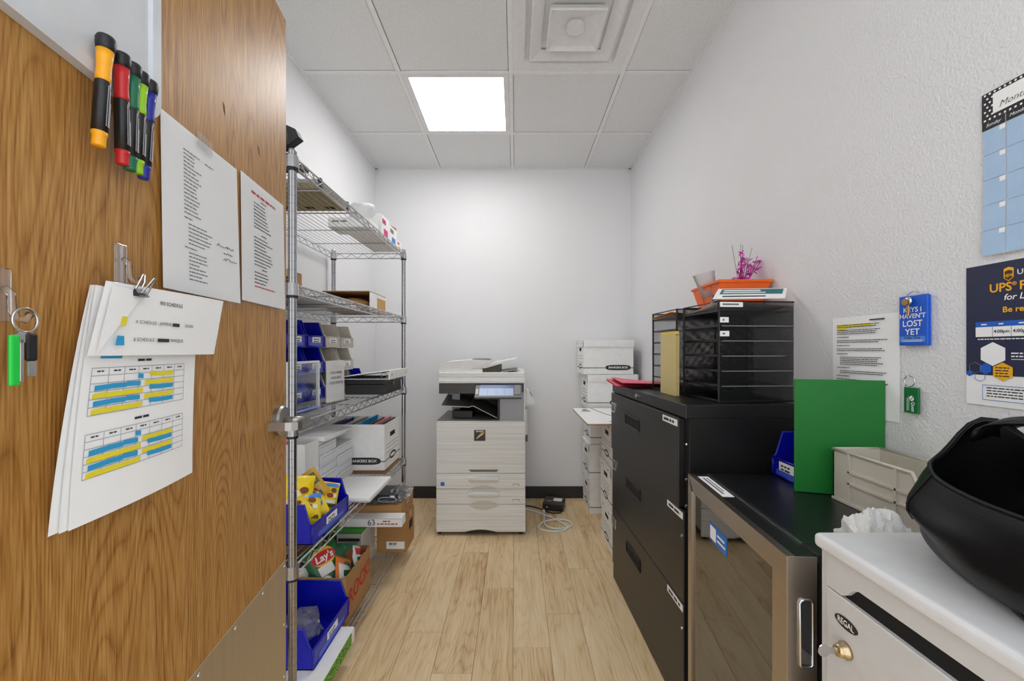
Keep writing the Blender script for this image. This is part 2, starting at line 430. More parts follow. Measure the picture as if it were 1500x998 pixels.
for i, (px, py) in enumerate(path):
    a = path[max(i-1, 0)]; c = path[min(i+1, len(path)-1)]
    t = Vector((c[0]-a[0], c[1]-a[1])).normalized(); nrm = Vector((-t.y, t.x))*.0045
    vs.append([g.bm.verts.new((px+nrm.x, py+nrm.y, 1.040)), g.bm.verts.new((px-nrm.x, py-nrm.y, 1.040)),
               g.bm.verts.new((px-nrm.x, py-nrm.y, 1.060)), g.bm.verts.new((px+nrm.x, py+nrm.y, 1.060))])
for A, B in zip(vs, vs[1:]):
    for k in range(4): g.bm.faces.new((A[k], A[(k+1) % 4], B[(k+1) % 4], B[k]))
g.bm.faces.new(vs[0]); g.bm.faces.new(vs[-1][::-1])
P('lever', g, 'steel', hd)
for s, z in ((.611, 1.714), (.755, 1.70)):
    P('veneer_chip', G().prism([(s-.004, -.0004, z+.012), (s+.002, -.0004, z+.008), (s+.005, -.0004, z-.010), (s-.001, -.0004, z-.004)], (0, .0004, 0)), mat('torn_veneer', (112, 82, 50), .9), door)
def DT(name, label, cat, s, z, o=0.0, group=None): return T(name, label, cat, on_door(s, o, z), DOOR_RZ, group)

# whiteboard with aluminium frame (its lower right corner is in view)
wb = DT('whiteboard', 'white dry-erase board with rounded light frame, high on the wooden door', 'whiteboard', .413, 1.583)
P('board', G().box(-.40, -.012, -.008, -.001, .014, .46), mat('whiteboard_face', (216, 218, 222), .18), wb)
g = G()
pts = [(-.40, -.006, .011)] + [(-.022+.022*math.sin(R(a)), -.006, .022-.022*math.cos(R(a)) + (.0)) for a in range(0, 91, 15)] + [(0, -.006, .46)]
pts = [(x - .004, y, z) for x, y, z in pts]
fr = G()
ring = []
for i, p in enumerate(pts):
    a = Vector(pts[max(i-1, 0)]); c = Vector(pts[min(i+1, len(pts)-1)]); t = (c-a).normalized(); n = Vector((-t.z, 0, t.x))
    q = [Vector(p)-n*.010+Vector((0, .0055, 0)), Vector(p)-n*.009-Vector((0, .007, 0)), Vector(p)+n*.008-Vector((0, .007, 0)), Vector(p)+n*.011+Vector((0, .0, 0))]
    ring.append([fr.bm.verts.new(v) for v in q])
for A, B in zip(ring, ring[1:]):
    for k in range(3): fr.bm.faces.new((A[k], B[k], B[k+1], A[k+1]))
P('frame', fr, mat('whiteboard_frame', (206, 209, 216), .4), wb, smooth=False)

# five markers clipped over the board's lower edge
MK = [('yellow', (246, 170, 24), .305, 1.624, .294, 1.483), ('red', (196, 36, 40), .328, 1.620, .330, 1.477), ('dark green', (22, 110, 76), .347, 1.620, .342, 1.475),
      ('lime green', (150, 204, 30), .361, 1.618, .354, 1.476), ('blue', (34, 44, 150), .378, 1.617, .366, 1.474)]
for nm, c, s0, z0, s1, z1 in MK:
    o = .024
    L_ = math.hypot(z0-z1, s0-s1)
    root = T('dry_erase_marker', f'{nm} banded black dry-erase marker with black eraser cap hanging on the whiteboard', 'marker',
             on_door(s1, o, z1), DOOR_RZ, 'row of dry-erase markers on the door')
    root.rotation_euler = (0, math.atan2(s0-s1, z0-z1), DOOR_RZ); root.rotation_mode = 'XYZ'
    cm = mat(f'marker_{nm}', c, .35)
    r = .0078
    P('barrel', G().lathe([(r, .018), (r, .082), (r*.96, .083)], seg=16), mat('marker_black', (26, 26, 28), .35), root, True)
    P('tip_plug', G().lathe([(r*.82, 0), (r*.86, .001), (r*.86, .013), (r*.95, .014), (r, .018)], seg=16), cm, root, True)
    P('cap', G().lathe([(r, .083), (r*.98, .088), (r*.92, .100), (r*1.0, .112), (r*1.1, L_-.018)], seg=16), cm, root, True)
    P('eraser', G().lathe([(r*1.12, L_-.018), (r*1.25, L_-.012), (r*1.28, L_-.004), (r*1.1, L_)], seg=16), 'black', root, True)
    g = G()
    for q, (xx, hh) in enumerate(((-.0016, .050), (.0012, .044), (.0034, .03))):
        z = .026
        while z < .026+hh:
            g.poly([(xx-.0007, -math.sqrt(r*r-xx*xx)-.0003, z), (xx+.0007, -math.sqrt(r*r-xx*xx)-.0003, z), (xx+.0007, -math.sqrt(r*r-xx*xx)-.0003, z+.0022), (xx-.0007, -math.sqrt(r*r-xx*xx)-.0003, z+.0022)]); z += .0029
    P('print', g, mat('marker_print', (190, 190, 195), .6), root, kind='stuff')

# two sheets in clear protectors
def curl(w, h, amt, tw=0.0):
    return lambda x, z: (x, -(.003 + amt*(x/w)**2*(1-.6*(z/h)) + tw*(1-z/h)), z)
def sheet(root, w, h, f, m='paper', nm='sheet', dy=0.0, nu=10, nv=10):
    return P(nm, G().grid(nu, nv, lambda u, v: (lambda p: (p[0], p[1]-dy, p[2]))(f(u*w, v*h))), m, root, True)
ps = DT('sheet_protector', 'typed list in a clear protector taped to the door below the whiteboard corner', 'paper', .431, 1.324)
f = curl(.216, .286, .006, .004)
sheet(ps, .216, .278, lambda x, z: (lambda p: (p[0], p[1], p[2]+.008))(f(x, z)), 'paper', 'page')
sheet(ps, .220, .288, lambda x, z: f(x-.002, z-.002), 'sleeve', 'clear_sleeve', .0018)
P('tape', G().poly([(.08, -.0095, .27), (.125, -.0095, .268), (.125, -.0095, .293), (.08, -.0095, .296)]), 'film', ps)
def onp(x, z, f=f, d=.0006): p = f(x, z); return (p[0], p[1]-d, p[2])
g = fine_print(G(), .052, .10, .250, .0066, 17, .0021, 3, .5, fn=onp)
fine_print(g, .062, .128, .127, .0066, 6, .0021, 5, .4, fn=onp); fine_print(g, .052, .075, .136, .006, 1, .0022, 6, .1, fn=onp)
fine_print(g, .062, .115, .078, .0064, 8, .0021, 8, .5, fn=onp); fine_print(g, .052, .085, .086, .006, 1, .0022, 9, .1, fn=onp)
fine_print(g, .11, .135, .250, .006, 1, .0022, 12, .1, fn=onp)
P('typed_lines', g, 'grey_ink', ps, kind='stuff')
g = G(); rs = random.Random(8)
for i, (xa, xb) in enumerate(((.140, .196), (.162, .192), (.160, .206))):
    pts = []; x = xa
    while x < xb:
        pts.append(onp(x, .112-.012*i+rs.uniform(-.0025, .003), f, .0009)); x += rs.uniform(.0012, .0026)
    g.tube(pts, .00045, 4)
P('handwriting', g, 'ink', ps, kind='stuff')
p2 = DT('sheet_protector', 'red-titled rules sheet in a clear protector beside the door edge', 'paper', .668, 1.336)
f2 = curl(.214, .284, .004, .003)
sheet(p2, .212, .276, lambda x, z: (lambda p: (p[0], p[1], p[2]+.006))(f2(x, z)), 'paper', 'page')
sheet(p2, .216, .284, lambda x, z: f2(x-.002, z-.002), 'sleeve', 'clear_sleeve', .0018)
onp2 = lambda x, z: onp(x, z, f2)
g = G()
for i, (zz, n, sd) in enumerate(((.236, 8, 2), (.158, 9, 4), (.078, 4, 6))):
    fine_print(g, .055, .15, zz, .0078, n, .0026, sd+20, .45, fn=onp2); fine_print(g, .09, .115, zz+.010, .006, 1, .0028, sd+30, .1, fn=onp2)
P('typed_lines', g, 'ink', p2, kind='stuff')
g = fine_print(G(), .045, .165, .258, .008, 1, .0055, 3, .02, fn=onp2); fine_print(g, .055, .155, .046, .006, 1, .003, 5, .02, fn=onp2)
P('red_lines', g, 'red_ink', p2, kind='stuff')

# clear adhesive hooks
def hook(label, s, z):
    h = DT('adhesive_hook', label, 'hook', s, z, 0, 'clear adhesive hooks on the door')
    P('base_plate', G().box(-.0095, .0095, -.005, -.0006, -.002, .052, .002, 2), 'hook', h)
    P('hook_arm', G().tube([(0, -.006, .032), (0, -.012, .026), (0, -.013, .010), (0, -.016, .002), (0, -.024, -.001), (0, -.029, .006)], .0034, 10), 'hook', h, True)
    return h
hook('clear adhesive hook holding the schedule papers on the door', .357, 1.328)
hook('clear adhesive hook holding the key ring at the left of the door', .209, 1.266)
# binder clip
bc = DT('binder_clip', 'small black binder clip with silver arms gripping the schedule papers', 'binder clip', .345, 1.303, .034)
P('clip_body', G().prism([(-.009, -.006, .004), (-.009, 0, .014), (-.009, .006, .004)], (.018, 0, 0)), 'black', bc)
P('clip_arm', G().tube([(-.004, -.005, .008), (.002, -.009, .020), (.008, -.012, .030), (.011, -.012, .030), (.008, -.009, .020), (.005, -.005, .008)], .0011, 6), 'chrome', bc)
P('clip_arm', G().tube([(-.004, .006, .006), (-.003, -.002, .024), (0, -.004, .034), (.003, -.004, .034), (.005, -.002, .024), (.005, .006, .006)], .0011, 6), 'chrome', bc)

# schedule papers
sp = DT('schedule_papers', 'bundle of printed calendar pages with yellow and blue highlighter, clipped to the door', 'paper', .262, 1.03, .010)
def page(dx, bow, dy, w=.222, h=.285):
    def q(x, z):
        u, v = x/w, z/h
        xx = x + dx*(1-v)*1.6 + .036*v*v*(1-u*.6) + .004*(1-u)*math.sin(v*3.1)
        zz = z + (1-v)*(-.012 + .010*u) * .0
        return (xx, -(dy + .006*math.sin(u*3.0)*(1-v) + bow*(1-u)*(1-v)), zz)
    return q
for k, (dx, bow, dy) in enumerate(((-.010, .0, .002), (-.006, .002, .005), (-.002, .003, .008))):
    f = page(dx, bow, dy); P('page', G().grid(12, 12, lambda u, v: f(u*.222, v*.285)), 'paper', sp, True)
fp = page(-.002, .003, .008)
def onq(x, z): p = fp(x, z); return (p[0], p[1]-.0007, p[2])
def line(g, x0, z0, x1, z1, w=.0007):
    d = Vector((x1-x0, z1-z0)); n = Vector((-d.y, d.x)).normalized()*w/2; k = max(1, int(d.length/.02))
    for i in range(k):
        a = Vector((x0, z0)) + d*(i/k); b_ = Vector((x0, z0)) + d*((i+1)/k)
        g.poly([onq(a.x-n.x, a.y-n.y), onq(b_.x-n.x, b_.y-n.y), onq(b_.x+n.x, b_.y+n.y), onq(a.x+n.x, a.y+n.y)])
grid_g, y_g, c_g, t_g = G(), G(), G(), G()
def bar(g, x0, x1, z, h=.0062):
    k = max(1, int((x1-x0)/.02))
    for i in range(k):
        a, b_ = x0+(x1-x0)*i/k, x0+(x1-x0)*(i+1)/k; j = .0012*math.sin(a*300)
        P0 = [onq(a, z-h/2+j), onq(b_, z-h/2), onq(b_, z+h/2), onq(a, z+h/2+j)]
        g.poly([(p[0], p[1]-.0004, p[2]) for p in P0])
for (zt, zb, rows) in ((.183, .126, 6), (.104, .052, 6)):
    X0, X1 = .012, .190
    for i in range(rows+1): line(grid_g, X0, zt-(zt-zb)*i/rows, X1, zt-(zt-zb)*i/rows)
    for i in range(8): line(grid_g, X0+(X1-X0)*i/7, zb, X0+(X1-X0)*i/7, zt)
    rh = (zt-zb)/rows
    for r_ in range(1, rows):
        z = zt-rh*(r_+.5)
        if r_ % 2 == 1:
            if r_ > 1 or zt > .15: bar(c_g if r_ > 1 else y_g, X0+.098, X0+.15, z+.002)
            bar(y_g if r_ > 1 else c_g, X0+(.004 if r_ > 1 else .075), X0+.085, z)
        else:
            bar(c_g, X0+.006, X0+.080, z); bar(y_g, X0+.088, X0+.150, z+.001)
    fine_print(t_g, .085, .112, zt+.010, .01, 1, .0032, 5, .02, fn=onq)
    for i in range(7):
        fine_print(t_g, X0+(X1-X0)*(i+.3)/7, X0+(X1-X0)*(i+.75)/7, zt-rh*.35, .01, 1, .0018, 9+i, .02, fn=onq)
bar(c_g, .022, .056, .197, .0055)
P('calendar_grid', grid_g, mat('grid_ink', (150, 152, 175), .7), sp, kind='stuff')
P('yellow_highlighter', y_g, 'yellow', sp, kind='stuff'); P('blue_highlighter', c_g, 'cyan', sp, kind='stuff')
P('typed_lines', t_g, 'ink', sp, kind='stuff')
half = P('legend_sheet', G().grid(8, 4, lambda u, v: ((.014+.026*v)+u*(.252+.004*v), -.016-.004*math.sin(u*3), .198+v*.093 + .006*u*(v-.1))), 'paper', sp, True)
hy = -.0213
text('RN SCHEDULE', .0075, half, (.150, hy, .273), 'ink', fat=.01)
P('crossed_out', G().rect(.1505, .1660, .2405, .2455, hy-.0005).rect(.1195, .143, .2165, .2215, hy-.0005), 'ink', half)
text('A SCHEDULE - JASMINE,                LAURA', .0066, half, (.080, hy, .243), 'ink', align='LEFT')
text('B SCHEDULE -                MARQUIS', .0066, half, (.076, hy, .219), 'ink', align='LEFT')
P('yellow_swatch', G().poly([(.052, hy-.002, .236), (.061, hy-.002, .236), (.063, hy-.002, .248), (.055, hy-.002, .248)]), 'yellow', half)
P('blue_swatch', G().poly([(.044, hy-.002, .211), (.058, hy-.002, .211), (.058, hy-.002, .223), (.047, hy-.002, .223)]), 'cyan', half)
P('folded_corner', G().poly([(.018, -.0225, .200), (.043, -.0215, .286), (.096, -.0225, .284)]), 'paper', sp)

# keys on the left hook
ky = DT('key_ring', 'key ring with bright green tag and black fob hanging on the clear hook', 'keys', .205, 1.262, .028)
P('split_ring', G().tube([(.012*math.cos(a*math.pi/12), 0, .003+.012*math.sin(a*math.pi/12)) for a in range(24)], .0013, 6, True), 'chrome', ky, True)
P('key_tag', G().box(-.016, -.007, -.003, .001, -.062, -.012, .0018), mat('lime_plastic', (28, 200, 70), .4), ky)
P('key', G().box(-.006, -.002, -.001, .001, -.058, -.016, .0005, 1).cyl((-.004, -.001, -.014), (-.004, .001, -.014), .006), 'chrome', ky)
P('fob', G().box(.000, .010, -.003, .002, -.038, -.010, .002), 'black', ky)
P('fob_tip', G().box(.001, .009, -.002, .001, -.054, -.038, .0008), 'chrome', ky)
# ================================================================ WIRE SHELVING UNIT against the left wall
RX0, RX1, RY0, RY1 = -1.125, -.692, 1.25, 2.492
rack = T('wire_shelving_unit', 'tall five-tier chrome wire shelving unit along the left wall', 'shelving', (-.908, 1.871, 0), world=True)
SZ = [.078, .563, 1.003, 1.438, 1.833]
for x in (RX0, RX1):
    for y in (RY0, RY1):
        prof = [(.0125, .03)]
        z = .06
        while z < 1.85:
            prof += [(.0125, z), (.0118, z+.0004), (.0118, z+.0020), (.0125, z+.0024)]; z += .0254
        prof += [(.0125, 1.852), (.010, 1.858)]
        po = P('post', G().lathe(prof, (x, y, 0), seg=24), 'post', rack)
        P('foot', G().lathe([(.017, 0), (.018, .008), (.012, .014), (.008, .032)], (x, y, 0), seg=14), 'black', po)
wire_me = None
for si, z in enumerate(SZ):
    g = G()
    e = .006
    cs = [(RX0-e, RY0), (RX0, RY0-e), (RX1, RY0-e), (RX1+e, RY0), (RX1+e, RY1), (RX1, RY1+e), (RX0, RY1+e), (RX0-e, RY1)]
    for zz in (z, z-.030): g.tube([(x, y, zz) for x, y in cs], .0032, 6, True)
    sh = P('shelf', g, 'wire', rack)
    for (ax, ay, bx, by, n) in ((RX1+e, RY0, RX1+e, RY1, 17), (RX0-e, RY0, RX0-e, RY1, 17), (RX0, RY0-e, RX1, RY0-e, 6), (RX0, RY1+e, RX1, RY1+e, 6)):
        pts = []
        for k in range(2*n+1):
            t = k/(2*n); pts.append((ax+(bx-ax)*t, ay+(by-ay)*t, z-.002 if k % 2 else z-.028))
        P('truss', G().tube(pts, .0022, 5), 'wire', sh)
    for k in range(17):
        x = RX0 + .012 + (RX1-RX0-.024)*k/16
        o = P('wire', G().cyl((0, RY0-e, z), (0, RY1+e, z), .0017, seg=6), 'wire', sh); o.location.x = x
    for k in range(1, 5):
        y = RY0 + (RY1-RY0)*k/5
        P('cross_bar', G().cyl((RX0-e, y, z-.0045), (RX1+e, y, z-.0045), .0027, seg=6), 'wire', sh)
    for x in (RX0, RX1):
        for y in (RY0, RY1):
            P('collar', G().lathe([(.0125, z-.034), (.019, z-.034), (.017, z+.004), (.0125, z+.004)], (x, y, 0), seg=14), 'wire', sh)
            P('sleeve_clip', G().lathe([(.0125, z-.042), (.0165, z-.042), (.0165, z-.034), (.0125, z-.034)], (x, y, 0), seg=14), 'black', sh)
def on(i): return SZ[i] + .0035

# ---------------- stacking bins
def bin_(name, label, loc, rz, w, d, h, lip, m, group=None, tag=True, slope=.32, tagname='label_card', rib=False, lift=None):
    o = T(name, label, 'bin', loc, rz, group)
    t = .0035; ys = d*slope
    g = G()
    g.box(-w/2, w/2, 0, d, 0, t)
    g.box(-w/2, w/2, 0, t, 0, lip); g.box(-w/2, w/2, d-t, d, 0, h)
    for s in (-1, 1):
        x = s*w/2 - (t if s > 0 else 0)
        g.prism([(x, 0, 0), (x, 0, lip), (x, ys*.35, lip+(h-lip)*.12), (x, ys, h), (x, d, h), (x, d, 0)], (t, 0, 0))
    P('tub', g, m, o)
    r = .0042
    g = G()
    for s in (-1, 1):
        g.tube([(s*w/2, 0, lip), (s*w/2, ys*.35, lip+(h-lip)*.12), (s*w/2, ys, h), (s*w/2, d, h)], r, 6)
    g.tube([(-w/2, d, h), (w/2, d, h)], r, 6); g.tube([(-w/2, 0, lip), (w/2, 0, lip)], r, 6); g.tube([(-w/2, 0, .003), (w/2, 0, .003)], r*.9, 6)
    g.tube([(-w/2, 0, .003), (-w/2, 0, lip)], r*.9, 6); g.tube([(w/2, 0, .003), (w/2, 0, lip)], r*.9, 6)
    P('rim', g, m, o, True)
    if tag:
        tw = min(w*.5, .085); th = min(lip*.5, .026)
        c = P(tagname, G().box(-tw/2, tw/2, -.0022, -.0008, lip*.42, lip*.42+th), 'paper', o)
        P('print', fine_print(G(), -tw*.36, tw*.36, lip*.42+th*.68, th*.4, 1 if th < .02 else 2, th*.2, int(abs(loc[1])*100), .2, y=-.0026), 'ink', c, kind='stuff')
        P('card_slot', G().box(-w*.36, w*.36, -.0012, .0008, lip*.12, lip*.40), mat(m+'_slot', (70, 96, 210) if m == 'blue_bin' else (196, 190, 180), .4), o)
    if rib:
        g = G()
        for s in (-1, 1):
            xx0, xx1 = (w/2, w/2+.004) if s > 0 else (-w/2-.004, -w/2)
            g.box(xx0, xx1, .03, d-.05, h*.62, h*.66); g.box(xx0, xx1, .03, d-.05, h*.40, h*.44)
            for yy in (d*.34, d-.055): g.box(xx0, xx1, yy, yy+.005, .006, h)
            g.box(xx0, xx1, 0, d, 0, .006)
        P('rib', g, m, o)
    return o
AR = R(90)
rows = ['bottom', 'middle', 'top']; cols = ['nearest the post', 'second', 'third', 'fourth', 'fifth']
PITCH = .167; BW = .152; BH = .119
for r_ in range(3):
    for c_ in range(5):
        if c_ == 4 and r_ > 0: continue
        blue = c_ < 2 or c_ == 4
        y = 1.60 + PITCH*(c_+.5) - .02
        lab = f"{'blue' if blue else 'stone grey'} stacking bin, {rows[r_]} row, {'nearest the shelf post' if c_ == 0 else cols[c_] + ' from the shelf post'}"
        bin_('stacking_bin', lab, (-.905, y, on(2)+r_*BH+.004), AR, BW-.004, .212, BH-.006, .049, 'blue_bin' if blue else 'grey_bin', 'stacking bins on the middle shelf', slope=.13)
bb1 = bin_('snack_bin', 'large blue hopper bin full of yellow candy packets on the fourth shelf down', (-.692, 1.516, on(1)+.004), AR, .29, .19, .135, .062, 'blue_bin', None, slope=.14)
bb2 = bin_('hopper_bin', 'large blue hopper bin holding a clear plastic bag near the floor', (-.692, 1.522, .139), AR, .29, .27, .140, .068, 'blue_bin', None, slope=.12)

# ---------------- cartons and other boxes
def carton(name, label, x0, x1, y0, y1, z0, z1, m='brown', group=None, tape=True, cat='box', bev=.002):
    o = T(name, label, cat, ((x0+x1)/2, (y0+y1)/2, z0), 0, group, world=True)
    P('body', G().box(x0, x1, y0, y1, z0, z1-.003, bev, 1), m, o)
    ym = (y0+y1)/2
    P('flap', G().box(x0+.0005, x1-.0005, y0+.0005, ym-.001, z1-.003, z1), m, o); P('flap', G().box(x0+.0005, x1-.0005, ym+.001, y1-.0005, z1-.003, z1), m, o)
    if tape: P('tape', G().box(x0-.0006, x1+.0006, ym-.022, ym+.022, z1-.03, z1+.0008), mat('packing_tape', (190, 160, 112), .3), o)
    return o
# top shelf
z = on(4)
bd = T('desk_phone', 'black angular device on the near end of the top shelf', 'device', (-.80, 1.31, z), 0, world=True)
P('body', G().box(-.95, -.702, 1.262, 1.372, z, z+.018, .003).box(-.94, -.86, 1.27, 1.30, z+.018, z+.05), 'black', bd)
P('handset', G().prism([(-.95, 1.262, z+.03), (-.80, 1.262, z+.03), (-.725, 1.262, z+.035), (-.679, 1.262, z+.068), (-.690, 1.262, z+.092), (-.725, 1.262, z+.108), (-.95, 1.262, z+.08)], (0, .030, 0)), 'black', bd)
P('dial_panel', G().prism([(-.76, 1.2612, z+.050), (-.712, 1.2612, z+.058), (-.714, 1.2612, z+.085), (-.76, 1.2612, z+.085)], (0, .001, 0)), mat('dark_panel', (60, 60, 62), .3), bd)
kb = T('flat_box', 'flat grey-sided kraft box with dark marks under it on the top shelf', 'box', (-.9, 1.62, z), 0, world=True)
P('body', G().box(-1.10, -.728, 1.50, 1.745, z, z+.034, .002, 1), mat('olive_card', (150, 138, 104), .8), kb)
P('lid', G().box(-1.103, -.725, 1.497, 1.748, z+.020, z+.036, .002, 1), mat('grey_card', (170, 170, 172), .7), kb)
for k in range(4):
    P('mark', G().box(-1.07+k*.09, -1.03+k*.09, 1.69, 1.715, z-.0008, z), 'dark', kb)
P('corner_clip', G().box(-.735, -.722, 1.735, 1.750, z, z+.04, .003), 'black', kb)
P('corner_clip', G().box(-.735, -.722, 1.495, 1.51, z, z+.04, .003), 'black', kb)
wl = carton('printed_carton', 'long white carton with small grey printing on the far top shelf', -.915, -.712, 1.965, 2.10, z, z+.046, 'white', None, False)
P('print', fine_print(G(), -.895, -.82, z+.032, .012, 1, .008, 5, .1, y=1.9645), 'grey_ink', wl, kind='stuff')
pb = T('plastic_bag', 'crumpled white plastic bag slumped on the top shelf', 'bag', (-.80, 2.035, z+.046), 0, world=True)
P('film', G().blob((-.775, 2.03, z+.088), (.062, .06, .052), 3, .28, 2.4, 5), mat('white_film', (234, 235, 238), .35), pb, True)
def ink(label, y0, y1, hh, c, x1=-.70, top=None):
    o = T('ink_carton', label, 'box', (x1-.08, (y0+y1)/2, z), 0, 'ink cartons on the top shelf', world=True)
    P('body', G().box(x1-.17, x1, y0, y1, z, z+hh, .0015, 1), 'white', o)
    P('colour_patch', G().box(x1, x1+.0006, y0+(y1-y0)*.30, y0+(y1-y0)*.8, z+.012, z+hh*.42), mat('patch_%d%d%d' % c, c, .6), o)
    P('emblem', G().box(x1, x1+.0006, y0+(y1-y0)*.1, y0+(y1-y0)*.55, z+hh*.62, z+hh*.84), mat('patch_e', (205, 60, 110), .6) if c[0] > 200 else M['grey_ink'], o)
    P('print', G().box(x1-.14, x1-.06, y0-.0006, y0, z+hh*.45, z+hh*.6), 'grey_ink', o)
    if top: P('flap', G().prism([(x1-.17, y0, z+hh), (x1-.17, y1, z+hh+.018), (x1-.17, y1, z+hh)], (.168, 0, 0)), 'brown', o)
    return o
ink('white ink carton with magenta patch on the top shelf', 2.105, 2.235, .112, (222, 60, 130))
ink('white ink carton with blue patch and kraft flap on the top shelf', 2.242, 2.375, .098, (70, 130, 224), top=True)
ink('small white ink carton with yellow patch at the far top shelf corner', 2.382, 2.470, .05, (240, 200, 40))
# second shelf
z = on(3)
c1 = carton('cardboard_carton', 'brown cardboard carton with black lettering at the near end of the second shelf', -1.10, -.80, 1.275, 1.51, z, z+.078)
P('print', fine_print(G(), 0, .06, .052, .012, 2, .009, 4, .2).xf(Matrix.Translation((-.80, 1.40, z)) @ Matrix.Rotation(R(90), 4, 'Z')), 'ink', c1, kind='stuff')
fs = T('folder_stack', 'low stack of white folders on the second shelf behind the brown carton', 'folders', (-.95, 1.72, z), 0, world=True)
for k in range(4):
    P('folder', G().box(-1.09+.004*k, -.775-.006*(k % 3), 1.53+.006*k, 1.98-.012*k, z+k*.007, z+k*.007+.006, .001, 1), 'paper', fs)
oc = T('open_carton', 'cardboard carton lying open towards the camera with a white end, second shelf', 'box', (-.875, 2.24, z), 0, world=True)
x0, x1, y0, y1, h = -.99, -.762, 2.115, 2.37, .103
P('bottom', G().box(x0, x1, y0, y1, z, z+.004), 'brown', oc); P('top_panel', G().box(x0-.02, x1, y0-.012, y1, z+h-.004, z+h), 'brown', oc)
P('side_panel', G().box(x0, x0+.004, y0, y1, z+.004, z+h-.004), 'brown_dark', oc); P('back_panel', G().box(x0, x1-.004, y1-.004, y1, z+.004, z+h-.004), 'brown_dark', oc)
e = P('white_end', G().box(x1-.004, x1, y0, y1, z+.004, z+h-.004), 'white', oc)
P('kraft_label', G().box(x1, x1+.001, y0+.105, y1-.012, z+.004, z+h*.78), mat('label_kraft', (206, 160, 96), .7), e)
pk = S('padded_packet', 'tan padded packet inside the open carton on the second shelf', 'packet', G().blob((-.885, 2.21, z+.042), (.085, .085, .036), 3, .08, 2, 3), mat('tan_paper', (196, 150, 92), .75), smooth=True, origin=(-.885, 2.21, z+.006))
# middle shelf: acrylic stand, sign, cash box, ring binder
z = on(2)
st = T('acrylic_sign_holder', 'empty clear acrylic sign holder standing before the blue bins', 'sign holder', (-.80, 1.53, z), AR)
P('front_sheet', G().box(-.11, .11, -.002, 0, .004, .185), 'clear', st); P('back_sheet', G().box(-.11, .11, .006, .008, .004, .185), 'clear', st)
P('foot', G().box(-.11, .11, -.03, .035, 0, .004, .001, 1), 'clear', st)
g = G()
for a in ((-.11, .11, .178, .186), (.102, .11, 0, .178), (-.11, -.102, 0, .178)): g.box(a[0], a[1], -.0028, .0082, a[2], a[3])
P('frosted_edge', g, mat('frosted_edge', (226, 229, 234), .4), st)
P('blue_card', G().box(-.10, .07, -.029, -.004, .0042, .006), mat('pale_blue_card', (120, 140, 216), .5), st)
ds = T('counter_sign', 'white paper sign with grey lettering in an upright stand on the middle shelf', 'sign', (-.800, 1.79, z), R(84))
P('paper', G().box(-.072, .072, -.0015, 0, .003, .182), 'paper', ds); P('holder', G().box(-.074, .074, -.0025, -.0016, 0, .185).box(-.074, .074, -.03, .03, 0, .003), 'clear', ds)
for k, s in enumerate(('COLD PAPER', 'AVAILABLE', 'LOOK INSIDE')):
    text(s, .0165, ds, (0, -.0028, .128-.022*k), 'grey_ink', fat=.012)
P('red_mark', G().rect(.052, .058, .076, .09, -.0029), 'red_ink', ds)
cb = T('cash_box', 'black metal cash box with keyhole on the middle shelf', 'cash box', (-.77, 2.21, z), 0, world=True)
P('base', G().box(-.872, -.668, 2.06, 2.355, z, z+.052, .003), mat('cash_box_black', (38, 38, 42), .45), cb)
P('lid', G().box(-.874, -.666, 2.058, 2.357, z+.053, z+.079, .004), mat('cash_box_black', (38, 38, 42), .45), cb)
P('lock', G().lathe([(.009, 0), (.009, .003), (.006, .004)], (-.667, 2.20, z+.048), 'X', 18), 'chrome', cb)
P('key_slot', G().box(-.663, -.6622, 2.1985, 2.2015, z+.042, z+.054), 'dark', cb)
P('catch', G().lathe([(.004, 0), (.003, .003)], (-.666, 2.215, z+.070), 'X', 12), 'chrome', cb)
rb = T('ring_binder', 'white ring binder lying half open on the black cash box', 'binder', (-.77, 2.2, z+.079), 0, world=True)
zb = z+.0795
P('lower_cover', G().box(-.905, -.640, 2.03, 2.34, zb, zb+.003, .001, 1), 'white', rb)
P('spine', G().prism([(-.640, 2.025, zb), (-.634, 2.025, zb), (-.628, 2.025, zb+.046), (-.634, 2.025, zb+.047)], (0, .325, 0)), 'white', rb)
P('upper_cover', G().prism([(-.632, 2.025, zb+.044), (-.632, 2.025, zb+.047), (-.90, 2.025, zb+.012), (-.90, 2.025, zb+.009)], (0, .32, 0)), 'white', rb)
P('inner_lining', G().prism([(-.642, 2.03, zb+.038), (-.642, 2.03, zb+.043), (-.885, 2.03, zb+.010), (-.885, 2.03, zb+.007)], (0, .30, 0)), 'black', rb)
for yy in (2.04, 2.19, 2.33):
    P('ring', G().tube([(-.665+.017*math.cos(a*math.pi/8), yy, zb+.019+.014*math.sin(a*math.pi/8)) for a in range(16)], .0022, 6, True), 'chrome', rb)
P('spine_hole', G().lathe([(.005, 0), (.005, .0012)], (-.6315, 2.06, zb+.024), 'X', 12), 'grey_ink', rb)
P('spine_hole', G().lathe([(.005, 0), (.005, .0012)], (-.6315, 2.32, zb+.024), 'X', 12), 'grey_ink', rb)
